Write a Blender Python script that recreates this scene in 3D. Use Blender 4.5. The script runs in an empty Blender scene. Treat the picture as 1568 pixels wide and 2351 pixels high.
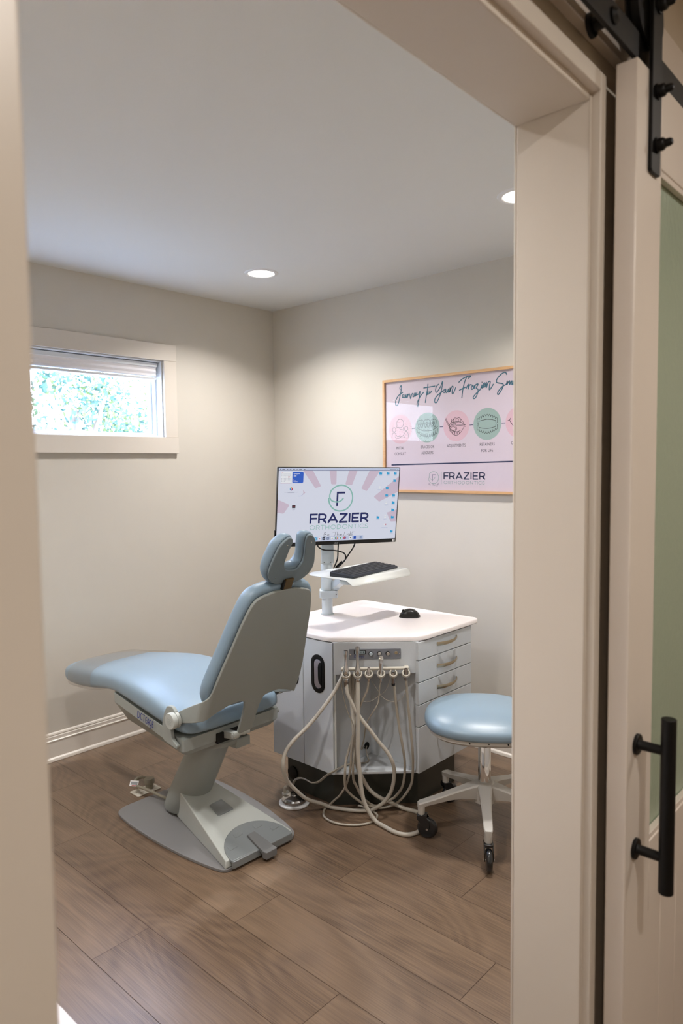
import bpy, bmesh, math, random
from mathutils import Vector, Matrix
PI = math.pi
sc = bpy.context.scene
COL = sc.collection

# ------------------------------------------------------------------ camera
cam = bpy.data.cameras.new('camera')
camo = bpy.data.objects.new('camera', cam)
COL.objects.link(camo)
Rr = [(0.73803, 0.67466, -0.01196), (-0.03632, 0.05741, 0.99769), (-0.67379, 0.73589, -0.06687)]
M = Matrix.Identity(4)
for i in range(3):
    M[i][0] = Rr[0][i]; M[i][1] = Rr[1][i]; M[i][2] = -Rr[2][i]
M.translation = Vector((3.38847, -3.07225, 1.45848))
camo.matrix_world = M
cam.sensor_fit = 'HORIZONTAL'
cam.sensor_width = 24.0
cam.lens = 24.0 * 1611.68 / 1568.0
cam.clip_start = 0.02
cam.dof.use_dof = True
cam.dof.focus_distance = 2.75
cam.dof.aperture_fstop = 4.5
sc.camera = camo

# ------------------------------------------------------------------ view
sc.view_settings.view_transform = 'Standard'
sc.view_settings.look = 'None'
sc.view_settings.gamma = 1.0
sc.view_settings.use_curve_mapping = False
sc.view_settings.exposure = -0.05
try:
    sc.cycles.max_bounces = 10
    sc.cycles.diffuse_bounces = 6
    sc.cycles.caustics_reflective = False
    sc.cycles.caustics_refractive = False
    sc.cycles.use_denoising = True
except Exception:
    pass

# ------------------------------------------------------------------ light settings
SKY_STRENGTH = 27.0
ROOM_LAMP_W = 15.0
HALL_LAMP_W = 13.0
ROOM_LAMPS = [(0.628, -0.642), (2.093, -0.660), (0.628, -2.42), (2.093, -2.42)]
HALL_LAMPS = [(3.95, -2.5), (3.95, -0.9), (3.95, -4.3)]
LAMP_COL = (1.0, 0.965, 0.935)
HALL_COL = (1.0, 0.93, 0.86)

w = bpy.data.worlds.new('sky'); sc.world = w
w.use_nodes = True
nt = w.node_tree; nt.nodes.clear()
bg = nt.nodes.new('ShaderNodeBackground'); ou = nt.nodes.new('ShaderNodeOutputWorld')
tc = nt.nodes.new('ShaderNodeTexCoord'); sp = nt.nodes.new('ShaderNodeSeparateXYZ')
rp = nt.nodes.new('ShaderNodeValToRGB')
rp.color_ramp.elements[0].position = 0.49; rp.color_ramp.elements[0].color = (0.62, 0.67, 0.70, 1)
rp.color_ramp.elements[1].position = 0.66; rp.color_ramp.elements[1].color = (0.52, 0.64, 1.0, 1)
mp = nt.nodes.new('ShaderNodeMath'); mp.operation = 'MULTIPLY_ADD'
mp.inputs[1].default_value = 0.5; mp.inputs[2].default_value = 0.5
nt.links.new(tc.outputs['Generated'], sp.inputs[0])
nt.links.new(sp.outputs['Z'], mp.inputs[0]); nt.links.new(mp.outputs[0], rp.inputs[0])
nt.links.new(rp.outputs[0], bg.inputs['Color'])
bg.inputs['Strength'].default_value = SKY_STRENGTH
nt.links.new(bg.outputs[0], ou.inputs[0])

sl = bpy.data.lights.new('sun', 'SUN'); sl.energy = 9.0; sl.angle = 0.01; sl.color = (1, 0.95, 0.86)
so = bpy.data.objects.new('sun', sl); COL.objects.link(so)
so.rotation_euler = Vector((0.62, -0.35, 0.70)).to_track_quat('Z', 'Y').to_euler()

# ------------------------------------------------------------------ materials
def hexc(h):
    h = h.lstrip('#'); o = []
    for i in (0, 2, 4):
        c = int(h[i:i+2], 16) / 255.0
        o.append(c / 12.92 if c <= 0.04045 else ((c + 0.055) / 1.055) ** 2.4)
    return tuple(o) + (1.0,)

MATS = {}
def mat(name, col, rough=0.5, metal=0.0, coat=0.0, noise=0.0, nscale=60, bump=0.0, bscale=300, emit=None, spec=None, coat_rough=0.08):
    if name in MATS: return MATS[name]
    m = bpy.data.materials.new(name); m.use_nodes = True
    n = m.node_tree.nodes; l = m.node_tree.links; b = n['Principled BSDF']
    c = hexc(col) if isinstance(col, str) else tuple(col) + ((1.0,) if len(col) == 3 else ())
    b.inputs['Base Color'].default_value = c
    b.inputs['Roughness'].default_value = rough
    b.inputs['Metallic'].default_value = metal
    if coat: b.inputs['Coat Weight'].default_value = coat; b.inputs['Coat Roughness'].default_value = coat_rough
    if spec is not None: b.inputs['Specular IOR Level'].default_value = spec
    if emit:
        b.inputs['Emission Color'].default_value = c; b.inputs['Emission Strength'].default_value = emit
    if noise or bump:
        t = n.new('ShaderNodeTexCoord')
    if noise:
        nz = n.new('ShaderNodeTexNoise'); nz.inputs['Scale'].default_value = nscale; nz.inputs['Detail'].default_value = 4
        l.new(t.outputs['Object'], nz.inputs['Vector'])
        mr = n.new('ShaderNodeMapRange'); mr.inputs[1].default_value = 0.25; mr.inputs[2].default_value = 0.75
        mr.inputs[3].default_value = 1 - noise; mr.inputs[4].default_value = 1 + noise
        l.new(nz.outputs['Fac'], mr.inputs[0])
        mx = n.new('ShaderNodeMix'); mx.data_type = 'RGBA'; mx.blend_type = 'MULTIPLY'; mx.inputs[0].default_value = 1
        mx.inputs[6].default_value = c; l.new(mr.outputs[0], mx.inputs[7]); l.new(mx.outputs[2], b.inputs['Base Color'])
    if bump:
        nb = n.new('ShaderNodeTexNoise'); nb.inputs['Scale'].default_value = bscale; nb.inputs['Detail'].default_value = 3
        l.new(t.outputs['Object'], nb.inputs['Vector'])
        bp = n.new('ShaderNodeBump'); bp.inputs['Strength'].default_value = bump; bp.inputs['Distance'].default_value = 0.002
        l.new(nb.outputs['Fac'], bp.inputs['Height']); l.new(bp.outputs[0], b.inputs['Normal'])
    MATS[name] = m
    return m

WALL = mat('wall_paint', '#CCC6BB', 0.6, bump=0.08, bscale=180, noise=0.01, nscale=8)
CEIL = mat('ceiling_paint', '#DCDCDA', 0.8, bump=0.1, bscale=160)
TRIM = mat('trim_paint', '#D6CDC2', 0.34, noise=0.01, nscale=5)
BASE = mat('baseboard_paint', '#E0D9CF', 0.3)
DOORP = mat('door_paint', '#DCD2C8', 0.32, noise=0.02, nscale=9)
HALLW = mat('hall_paint', '#C6BAA8', 0.6, bump=0.08, bscale=180)
BLACK = mat('black_iron', '#070606', 0.45, spec=0.3)
WHITE = mat('white_plastic', '#E6E6E6', 0.35)
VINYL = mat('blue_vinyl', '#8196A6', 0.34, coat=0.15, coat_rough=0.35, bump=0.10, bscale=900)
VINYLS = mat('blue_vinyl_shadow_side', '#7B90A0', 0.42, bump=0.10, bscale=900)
SHELL = mat('chair_shell', '#959A96', 0.42, bump=0.05, bscale=700)
SHELLC = mat('chair_base_shell', '#B1B5B1', 0.42, bump=0.05, bscale=700)
HEADP = mat('headrest_plate', '#717F87', 0.5, bump=0.05, bscale=700)
PLATE = mat('base_plate', '#7C7B7C', 0.5, bump=0.05, bscale=900)
PEDAL = mat('pedal_grey', '#787D7F', 0.35, coat=0.3)
PEDALD = mat('pedal_dark', '#6C6D6E', 0.5)
BRONZE = mat('bronze_strap', '#6B5232', 0.35, metal=0.8)
CHROME = mat('chrome', '#D8D6D4', 0.08, metal=1.0)
STEEL = mat('brushed_steel', '#C6C2BE', 0.24, metal=1.0)
STEELD = mat('worn_steel', '#8C8179', 0.35, metal=1.0)
NICKEL = mat('satin_nickel', '#B5A790', 0.3, metal=1.0)
LAMI = mat('white_laminate', '#C4C8CC', 0.42, noise=0.025, nscale=220, bump=0.05, bscale=500)
LAMID = mat('laminate_edge', '#BEC1BF', 0.5)
KICK = mat('dark_kick', '#31322C', 0.32, coat=0.15)
TOP = mat('speckled_top', '#E7E0DF', 0.32, noise=0.05, nscale=420)
POLE = mat('pole_white', '#C3CDD2', 0.35)
TRAY = mat('tray_white', '#D9DCD9', 0.35)
KEYB = mat('keyboard_body', '#262C36', 0.4)
KEYC = mat('key_caps', '#2E3137', 0.55)
MOUSE = mat('mouse_black', '#0E0F0D', 0.3)
HOSE = mat('hose_beige', '#A39B8E', 0.32, coat=0.25)
HOSEW = mat('hose_pale', '#B7B1A6', 0.3, coat=0.25)
CREAM = mat('cream_plastic', '#C6C0B3', 0.4)
PANELG = mat('panel_grey', '#7F828A', 0.4, metal=0.3)
NAVY = mat('ink_navy', '#1A2A50', 0.5)
BLUEINK = mat('ink_blue', '#1C3180', 0.5)
DARK = mat('dark_gap', '#0B0B0A', 0.8)
MONB = mat('monitor_black', '#08090B', 0.35)
STOOLW = mat('stool_base', '#BEBAB3', 0.35)
RUB = mat('wheel_black', '#0C0D10', 0.25, coat=0.5)
OAK = None

def wood(name, c1, c2, c3, scale, stretch, axis='X', rough=0.45, island=True):
    m = bpy.data.materials.new(name); m.use_nodes = True
    n = m.node_tree.nodes; l = m.node_tree.links; b = n['Principled BSDF']
    t = n.new('ShaderNodeTexCoord'); mpn = n.new('ShaderNodeMapping')
    if axis == 'X': mpn.inputs['Scale'].default_value = (1 / stretch, 1, 1)
    elif axis == 'Z': mpn.inputs['Scale'].default_value = (1, 1, 1 / stretch)
    l.new(t.outputs['Object'], mpn.inputs['Vector'])
    g = n.new('ShaderNodeNewGeometry')
    ad = n.new('ShaderNodeVectorMath'); ad.operation = 'ADD'
    cb = n.new('ShaderNodeCombineXYZ')
    ml = n.new('ShaderNodeMath'); ml.operation = 'MULTIPLY'; ml.inputs[1].default_value = 37.0
    l.new(g.outputs['Random Per Island'], ml.inputs[0])
    for i in range(3): l.new(ml.outputs[0], cb.inputs[i])
    l.new(mpn.outputs[0], ad.inputs[0])
    if island: l.new(cb.outputs[0], ad.inputs[1])
    # cathedral figure: contour bands of a stretched low frequency noise
    big = n.new('ShaderNodeTexNoise'); big.inputs['Scale'].default_value = scale; big.inputs['Detail'].default_value = 0.6; big.inputs['Distortion'].default_value = 0.35
    l.new(ad.outputs[0], big.inputs['Vector'])
    mm = n.new('ShaderNodeMath'); mm.operation = 'MULTIPLY'; mm.inputs[1].default_value = 75.0
    l.new(big.outputs['Fac'], mm.inputs[0])
    sn = n.new('ShaderNodeMath'); sn.operation = 'SINE'; l.new(mm.outputs[0], sn.inputs[0])
    mr = n.new('ShaderNodeMapRange'); mr.inputs[1].default_value = -1; mr.inputs[2].default_value = 1; mr.inputs[3].default_value = 0; mr.inputs[4].default_value = 1
    l.new(sn.outputs[0], mr.inputs[0])
    # fine fibres
    mp2 = n.new('ShaderNodeMapping')
    mp2.inputs['Scale'].default_value = (0.035, 1, 1) if axis == 'X' else (1, 1, 0.035)
    l.new(ad.outputs[0], mp2.inputs['Vector'])
    fn = n.new('ShaderNodeTexNoise'); fn.inputs['Scale'].default_value = 330; fn.inputs['Detail'].default_value = 5
    l.new(mp2.outputs[0], fn.inputs['Vector'])
    mid = n.new('ShaderNodeTexNoise'); mid.inputs['Scale'].default_value = 5.0; mid.inputs['Detail'].default_value = 3
    l.new(ad.outputs[0], mid.inputs['Vector'])
    a1 = n.new('ShaderNodeMix'); a1.data_type = 'RGBA'; a1.inputs[6].default_value = hexc(c1); a1.inputs[7].default_value = hexc(c2)
    fr = n.new('ShaderNodeMapRange'); fr.inputs[1].default_value = 0.36; fr.inputs[2].default_value = 0.64
    l.new(fn.outputs['Fac'], fr.inputs[0])
    q = n.new('ShaderNodeMath'); q.operation = 'MULTIPLY'; q.inputs[1].default_value = 0.24
    l.new(mr.outputs[0], q.inputs[0])
    q2 = n.new('ShaderNodeMath'); q2.operation = 'MULTIPLY_ADD'; q2.inputs[1].default_value = 0.56
    l.new(fr.outputs[0], q2.inputs[0]); l.new(q.outputs[0], q2.inputs[2])
    l.new(q2.outputs[0], a1.inputs[0])
    a2 = n.new('ShaderNodeMix'); a2.data_type = 'RGBA'; a2.inputs[7].default_value = hexc(c3)
    mr2 = n.new('ShaderNodeMapRange'); mr2.inputs[1].default_value = 0.4; mr2.inputs[2].default_value = 0.7; mr2.inputs[4].default_value = 0.55
    l.new(mid.outputs['Fac'], mr2.inputs[0]); l.new(mr2.outputs[0], a2.inputs[0]); l.new(a1.outputs[2], a2.inputs[6])
    l.new(a2.outputs[2], b.inputs['Base Color'])
    b.inputs['Roughness'].default_value = rough
    if island: b.inputs['Coat Weight'].default_value = 0.35; b.inputs['Coat Roughness'].default_value = 0.27
    bp = n.new('ShaderNodeBump'); bp.inputs['Strength'].default_value = 0.12; bp.inputs['Distance'].default_value = 0.001
    l.new(fr.outputs[0], bp.inputs['Height']); l.new(bp.outputs[0], b.inputs['Normal'])
    return m
FLOOR = wood('oak_plank', '#79634F', '#46362A', '#836D58', 4.6, 2.8, 'X', rough=0.34)
OAK = wood('oak_frame', '#D3A878', '#BD8F5E', '#DDB78A', 30, 6.0, 'X', rough=0.4, island=False)

def glass_mat(name, tint=(1, 1, 1), refl=1.0, rough=0.0):
    m = bpy.data.materials.new(name); m.use_nodes = True
    n = m.node_tree.nodes; l = m.node_tree.links; n.clear()
    o = n.new('ShaderNodeOutputMaterial'); tr = n.new('ShaderNodeBsdfTransparent'); gl = n.new('ShaderNodeBsdfGlossy')
    tr.inputs[0].default_value = tuple(tint) + (1,); gl.inputs['Roughness'].default_value = rough
    f = n.new('ShaderNodeFresnel'); f.inputs[0].default_value = 1.5
    k = n.new('ShaderNodeMath'); k.operation = 'MULTIPLY'; k.inputs[1].default_value = refl
    gg = n.new('ShaderNodeNewGeometry'); iv = n.new('ShaderNodeMath'); iv.operation = 'SUBTRACT'; iv.inputs[0].default_value = 1.0
    l.new(gg.outputs['Backfacing'], iv.inputs[1])
    k2 = n.new('ShaderNodeMath'); k2.operation = 'MULTIPLY'; l.new(f.outputs[0], k2.inputs[0]); l.new(iv.outputs[0], k2.inputs[1])
    l.new(k2.outputs[0], k.inputs[0])
    mx = n.new('ShaderNodeMixShader'); l.new(k.outputs[0], mx.inputs[0]); l.new(tr.outputs[0], mx.inputs[1]); l.new(gl.outputs[0], mx.inputs[2])
    l.new(mx.outputs[0], o.inputs[0]); return m
PANE = glass_mat('window_glass', (0.97, 0.99, 0.99))
PGLASS = glass_mat('picture_glass', (0.97, 0.97, 0.97), 0.42)
SHEET = glass_mat('clear_vinyl_sheet', (0.88, 0.86, 0.85), 1.4, 0.22)

def frosted():
    m = bpy.data.materials.new('rain_glass'); m.use_nodes = True
    n = m.node_tree.nodes; l = m.node_tree.links; b = n['Principled BSDF']
    b.inputs['Base Color'].default_value = hexc('#9FAF9A'); b.inputs['Roughness'].default_value = 0.28
    b.inputs['Transmission Weight'].default_value = 0.08
    t = n.new('ShaderNodeTexCoord'); mp_ = n.new('ShaderNodeMapping'); mp_.inputs['Scale'].default_value = (1, 1, 0.35)
    l.new(t.outputs['Object'], mp_.inputs[0])
    nz = n.new('ShaderNodeTexNoise'); nz.inputs['Scale'].default_value = 160; nz.inputs['Detail'].default_value = 4
    l.new(mp_.outputs[0], nz.inputs['Vector'])
    bp = n.new('ShaderNodeBump'); bp.inputs['Strength'].default_value = 0.7; bp.inputs['Distance'].default_value = 0.002
    l.new(nz.outputs['Fac'], bp.inputs['Height']); l.new(bp.outputs[0], b.inputs['Normal'])
    return m
FROST = frosted()

# ------------------------------------------------------------------ mesh builder
class MB:
    def __init__(s): s.v = []; s.f = []; s.m = []; s.sm = []
    def add(s, vs, fs, mi=0, smooth=False):
        o = len(s.v); s.v += [Vector(x) for x in vs]
        for f in fs: s.f.append(tuple(i + o for i in f)); s.m.append(mi); s.sm.append(smooth)
        return s
    def box(s, a, b, mi=0, F=None):
        x0, y0, z0 = a; x1, y1, z1 = b
        vs = [Vector(q) for q in ((x0,y0,z0),(x1,y0,z0),(x1,y1,z0),(x0,y1,z0),(x0,y0,z1),(x1,y0,z1),(x1,y1,z1),(x0,y1,z1))]
        if F is not None: vs = [F @ q for q in vs]
        return s.add(vs, [(0,3,2,1),(4,5,6,7),(0,1,5,4),(1,2,6,5),(2,3,7,6),(3,0,4,7)], mi)
    def prism(s, pts, z0, z1, mi=0, F=None, smooth=False, taper=None):
        n = len(pts); t = taper or pts
        vs = [Vector((p[0], p[1], z0)) for p in pts] + [Vector((p[0], p[1], z1)) for p in t]
        if F is not None: vs = [F @ q for q in vs]
        s.add(vs, [tuple(range(n-1, -1, -1)), tuple(range(n, 2*n))], mi)
        o = len(s.v) - 2*n
        for i in range(n):
            j = (i+1) % n; s.f.append((o+i, o+j, o+n+j, o+n+i)); s.m.append(mi); s.sm.append(smooth)
        return s
    def rings(s, rs, mi=0, caps=True, smooth=True, close=True):
        n = len(rs[0]); vs = [q for r in rs for q in r]; fs = []
        for k in range(len(rs)-1):
            for i in range(n if close else n-1):
                j = (i+1) % n; fs.append((k*n+i, k*n+j, (k+1)*n+j, (k+1)*n+i))
        s.add(vs, fs, mi, smooth)
        if caps:
            o = len(s.v) - len(vs)
            s.f.append(tuple(o+i for i in range(n-1, -1, -1))); s.m.append(mi); s.sm.append(False)
            s.f.append(tuple(o+(len(rs)-1)*n+i for i in range(n))); s.m.append(mi); s.sm.append(False)
        return s
    def cyl(s, p0, p1, r0, r1=None, n=24, mi=0, caps=True):
        r1 = r0 if r1 is None else r1; p0 = Vector(p0); p1 = Vector(p1); d = (p1-p0).normalized()
        a = d.orthogonal().normalized(); b = d.cross(a)
        R = lambda p, r: [p + a*math.cos(2*PI*i/n)*r + b*math.sin(2*PI*i/n)*r for i in range(n)]
        return s.rings([R(p0, r0), R(p1, r1)], mi, caps)
    def lathe(s, prof, p0, axis=(0,0,1), n=32, mi=0, caps=True):
        p0 = Vector(p0); d = Vector(axis).normalized(); a = d.orthogonal().normalized(); b = d.cross(a)
        rs = [[p0 + d*h + a*math.cos(2*PI*i/n)*r + b*math.sin(2*PI*i/n)*r for i in range(n)] for r, h in prof]
        return s.rings(rs, mi, caps)
    def tube(s, pts, r, n=10, mi=0, sub=6, caps=True, scale=None):
        P = catmull(pts, sub) if sub > 1 else [Vector(p) for p in pts]
        rs = []; prev = None
        for i, p in enumerate(P):
            d = (P[min(i+1, len(P)-1)] - P[max(i-1, 0)]).normalized()
            if prev is None: a = d.orthogonal().normalized()
            else: a = (prev - d*prev.dot(d)).normalized()
            b = d.cross(a); prev = a
            rr = r if not callable(r) else r(i/(len(P)-1))
            rs.append([p + a*math.cos(2*PI*k/n)*rr + b*math.sin(2*PI*k/n)*rr for k in range(n)])
        return s.rings(rs, mi, caps)
    def build(s, name, mats, parent=None, bevel=0.0, seg=2, angle=35, loc=None, subsurf=0):
        me = bpy.data.meshes.new(name)
        me.from_pydata([tuple(v) for v in s.v], [], s.f)
        if not isinstance(mats, (list, tuple)): mats = [mats]
        for m in mats: me.materials.append(m)
        for i, p in enumerate(me.polygons): p.material_index = s.m[i]
        bm = bmesh.new(); bm.from_mesh(me)
        bmesh.ops.remove_doubles(bm, verts=bm.verts, dist=1e-5)
        bmesh.ops.recalc_face_normals(bm, faces=bm.faces)
        big = [f for f in bm.faces if len(f.verts) > 4]
        if big and not bevel: bmesh.ops.triangulate(bm, faces=big)
        bm.to_mesh(me); bm.free()
        for p in me.polygons: p.use_smooth = True
        me.set_sharp_from_angle(angle=math.radians(angle))
        o = bpy.data.objects.new(name, me); COL.objects.link(o)
        if parent is not None:
            o.parent = parent; o.matrix_parent_inverse = Matrix.Translation(-world_loc(parent))
        if loc is not None:
            me.transform(Matrix.Translation(-Vector(loc))); o.location = Vector(loc)
        if bevel:
            b = o.modifiers.new('bevel', 'BEVEL'); b.width = bevel; b.segments = seg; b.limit_method = 'ANGLE'
            b.angle_limit = math.radians(40); b.harden_normals = False
        if subsurf:
            b = o.modifiers.new('sub', 'SUBSURF'); b.levels = subsurf; b.render_levels = subsurf
        return o

def world_loc(o):
    l = Vector((0, 0, 0))
    while o is not None:
        l += o.location; l += o.matrix_parent_inverse.translation; o = o.parent
    return l

def catmull(pts, sub):
    P = [Vector(p) for p in pts]
    if len(P) < 3: return P
    P2 = [P[0]*2-P[1]] + P + [P[-1]*2-P[-2]]; out = []
    for i in range(1, len(P2)-2):
        p0, p1, p2, p3 = P2[i-1:i+3]
        for k in range(sub):
            t = k/sub
            out.append(0.5*((2*p1)+(p2-p0)*t+(2*p0-5*p1+4*p2-p3)*t*t+(3*p1-p0-3*p2+p3)*t**3))
    out.append(P[-1]); return out

def thing(name, label, cat, loc=(0, 0, 0), group=None):
    o = bpy.data.objects.new(name, None); COL.objects.link(o); o.empty_display_size = 0.1
    o.location = loc; return tag(o, label, cat, group)
def tag(o, label, cat, group=None):
    o['label'] = label; o['category'] = cat
    if group: o['group'] = group
    return o
def struct(o): o['kind'] = 'structure'; return o
def dup(root, loc, label):
    r = root.copy(); COL.objects.link(r); r.location = loc; r['label'] = label
    for ch in list(root.children):
        c = ch.copy(); COL.objects.link(c); c.parent = r; c.matrix_parent_inverse = ch.matrix_parent_inverse.copy()
        for g in list(ch.children):
            d = g.copy(); COL.objects.link(d); d.parent = c; d.matrix_parent_inverse = g.matrix_parent_inverse.copy()
    return r

def frame(o, x, y, z):
    F = Matrix.Identity(4)
    for i in range(3): F[i][0] = x[i]; F[i][1] = y[i]; F[i][2] = z[i]; F[i][3] = o[i]
    return F
def rrect(x0, y0, x1, y1, r, n=6):
    out = []
    for cx, cy, a in ((x1-r, y1-r, 0), (x0+r, y1-r, PI/2), (x0+r, y0+r, PI), (x1-r, y0+r, 1.5*PI)):
        out += [(cx+r*math.cos(a+PI/2*i/n), cy+r*math.sin(a+PI/2*i/n)) for i in range(n+1)]
    return out
def roundpoly(pts, rad, n=5):
    out = []; N = len(pts)
    for i, p in enumerate(pts):
        r = rad[i] if isinstance(rad, (list, tuple)) else rad
        p = Vector(p).to_2d(); a = Vector(pts[i-1]).to_2d(); b = Vector(pts[(i+1) % N]).to_2d()
        d1 = a-p; d2 = b-p; r = min(r, d1.length*.45, d2.length*.45)
        if r <= 0: out.append(tuple(p)); continue
        s = p+d1.normalized()*r; e = p+d2.normalized()*r
        for k in range(n+1):
            t = k/n; q = s*(1-t)**2+p*2*t*(1-t)+e*t*t; out.append(tuple(q))
    return out
def offset(pts, d):
    N = len(pts); area = sum(pts[i][0]*pts[(i+1)%N][1]-pts[(i+1)%N][0]*pts[i][1] for i in range(N)); sg = 1 if area > 0 else -1
    out = []
    for i in range(N):
        p = Vector(pts[i]); a = Vector(pts[i-1]); b = Vector(pts[(i+1) % N])
        e1 = (p-a).normalized(); e2 = (b-p).normalized()
        n1 = Vector((e1.y, -e1.x))*sg; n2 = Vector((e2.y, -e2.x))*sg; m = n1+n2
        m = m.normalized() if m.length > 1e-6 else n1
        k = d/max(0.55, m.dot(n1)); out.append(tuple(p+m*k))
    return out
def smoothpts(pts, sub=3, closed=True):
    N = len(pts); out = []
    for i in range(N):
        p0, p1, p2, p3 = [Vector(pts[(i+k) % N]) for k in (-1, 0, 1, 2)]
        for k in range(sub):
            t = k/sub
            q = 0.5*((2*p1)+(p2-p0)*t+(2*p0-5*p1+4*p2-p3)*t*t+(3*p1-p0-3*p2+p3)*t**3); out.append(tuple(q))
    return out
def ribbon(mb, pts, wd, F, mi=0, closed=False, h=0.0, sub=1, cap=True):
    P = [Vector(p).to_2d() for p in pts]
    if sub > 1:
        P = [q.to_2d() for q in catmull([(p.x, p.y, 0) for p in P], sub)] if not closed else [Vector(q) for q in smoothpts([tuple(p) for p in P], sub)]
    N = len(P)
    if closed: P = P+[P[0]]
    L = []; Rt = []
    for i, p in enumerate(P):
        if closed: a = P[i-1] if i > 0 else P[-2]; b = P[i+1] if i < len(P)-1 else P[1]
        else: a = P[max(i-1, 0)]; b = P[min(i+1, len(P)-1)]
        d = (b-a)
        d = d.normalized() if d.length > 1e-9 else Vector((1, 0))
        n_ = Vector((-d.y, d.x))*wd/2
        q = p
        if cap and not closed and i == 0: q = p-d*wd*0.3
        if cap and not closed and i == len(P)-1: q = p+d*wd*0.3
        L.append(F @ Vector((q.x+n_.x, q.y+n_.y, h))); Rt.append(F @ Vector((q.x-n_.x, q.y-n_.y, h)))
    k = len(P)
    mb.add(L+Rt, [(i, i+1, k+i+1, k+i) for i in range(k-1)], mi)
def poly(mb, pts, F, mi=0, h=0.0):
    mb.add([F @ Vector((p[0], p[1], h)) for p in pts], [tuple(range(len(pts)))], mi)
def circle(cx, cy, r, n=40, ry=None): return [(cx+r*math.cos(2*PI*i/n), cy+(ry or r)*math.sin(2*PI*i/n)) for i in range(n)]
def arc(cx, cy, r, a0, a1, n=16, ry=None): return [(cx+r*math.cos(math.radians(a0+(a1-a0)*i/n)), cy+(ry or r)*math.sin(math.radians(a0+(a1-a0)*i/n))) for i in range(n+1)]

GLY = {
 'F': (.72, [[(0, 0), (0, 1)], [(0, 1), (.62, 1)], [(0, .5), (.55, .5)]]),
 'R': (.82, [[(0, 0), (0, 1)], [(0, 1), (.38, 1)] + arc(.38, .70, .28, 90, -90, 8, .30) + [(0, .40)], [(.34, .40), (.68, 0)]]),
 'A': (.98, [[(0, 0), (.43, 1)], [(.43, 1), (.86, 0)], [(.16, .28), (.70, .28)]]),
 'Z': (.86, [[(.03, 1), (.70, 1)], [(.70, 1), (.0, 0)], [(0, 0), (.72, 0)]]),
 'I': (.26, [[(0, 0), (0, 1)]]),
 'E': (.78, [[(0, 0), (0, 1)], [(0, 1), (.62, 1)], [(0, .5), (.56, .5)], [(0, 0), (.62, 0)]]),
 'O': (1.16, [arc(.5, .5, .5, 0, 360, 24)]),
 'T': (.88, [[(0, 1), (.70, 1)], [(.35, 0), (.35, 1)]]),
 'H': (.98, [[(0, 0), (0, 1)], [(.72, 0), (.72, 1)], [(0, .5), (.72, .5)]]),
 'D': (1.0, [[(0, 0), (0, 1), (.30, 1)] + arc(.30, .5, .48, 90, -90, 12, .5) + [(.0, 0)]]),
 'N': (.98, [[(0, 0), (0, 1)], [(0, 1), (.72, 0)], [(.72, 0), (.72, 1)]]),
 'C': (.98, [arc(.5, .5, .5, 45, 315, 16)]),
 'S': (.76, [[(.60, .84), (.50, .96), (.32, 1.0), (.12, .94), (.04, .76), (.12, .60), (.34, .52), (.54, .44), (.62, .26), (.54, .08), (.32, 0), (.10, .04), (0, .18)]]),
 'L': (.66, [[(0, 1), (0, 0), (.5, 0)]]),
}
def letters(mb, txt, x, y, wid, hgt, sw, F, mi=0, h=0.0):
    tot = sum(GLY[c][0] for c in txt) - (GLY[txt[-1]][0]-0.6)
    k = wid/tot; cx = x
    for c in txt:
        adv, strokes = GLY[c]
        for s in strokes: ribbon(mb, [(cx+a*k*.88, y+b*hgt) for a, b in s], sw, F, mi, h=h)
        cx += adv*k

def textobj(body, size, x, y, F, m, name, parent, sx=1.0, align='CENTER'):
    cu = bpy.data.curves.new(name, 'FONT'); cu.body = body; cu.size = size; cu.align_x = align; cu.align_y = 'CENTER'
    cu.space_line = 1.15
    t = bpy.data.objects.new(name+'_tmp', cu); COL.objects.link(t)
    dg = bpy.context.evaluated_depsgraph_get(); me = bpy.data.meshes.new_from_object(t.evaluated_get(dg))
    bpy.data.objects.remove(t)
    me.transform(F @ Matrix.Translation((x, y, 0)) @ Matrix.Diagonal((sx, 1, 1, 1)))
    me.materials.clear(); me.materials.append(m); me.name = name
    return me
def merge_text(mb, body, size, x, y, F, mi, sx=1.0, h=0.0, align='CENTER'):
    me = textobj(body, size, x, y, F @ Matrix.Translation((0, 0, h)), BLACK, 'glyphs', None, sx, align)
    mb.add([v.co.copy() for v in me.vertices], [tuple(p.vertices) for p in me.polygons], mi)
    bpy.data.meshes.remove(me)

# ================================================================== STRUCTURE
H = 2.44
XD, XH = 2.789, 2.912          # doorway wall: room face, hall face
YJ, YL = -1.972, -2.859        # doorway jamb faces
ZH = 2.02                      # head of the doorway
YS = -3.05                     # near side wall of the room
# floor: one island per plank so each plank carries its own figure
mb = MB(); random.seed(4)
PW, PL = 0.1957, 1.336
known = {-2: 0.35, -1: 0.80, 0: 1.483, 1: 0.788, 2: 1.668, 3: 1.05, 4: 1.761, 5: 2.139, 6: 0.62, 7: 1.10}
for k in range(-20, 16):
    y0 = -2.114 + k*PW
    ph = known.get(k, random.random()*PL)
    x = ph - PL*4
    while x < 5.0:
        x0, x1 = max(x, -0.0), min(x+PL, 4.7)
        ya, yb = max(y0, -5.6), min(y0+PW, 0.0)
        if x1-x0 > .01 and yb-ya > .01:
            g = 0.0007
            mb.add([(x0+g, ya+g, 0), (x1-g, ya+g, 0), (x1-g, yb-g, 0), (x0+g, yb-g, 0)], [(0, 1, 2, 3)], 0)
        x += PL
mb.add([(0, -5.6, -.003), (4.7, -5.6, -.003), (4.7, 0, -.003), (0, 0, -.003)], [(0, 1, 2, 3)], 1)
mb.box((-.15, -5.7, -.12), (4.8, .15, -.02), 1)
struct(mb.build('floor', [FLOOR, mat('seam', '#4A372A', 0.7)]))

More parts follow.
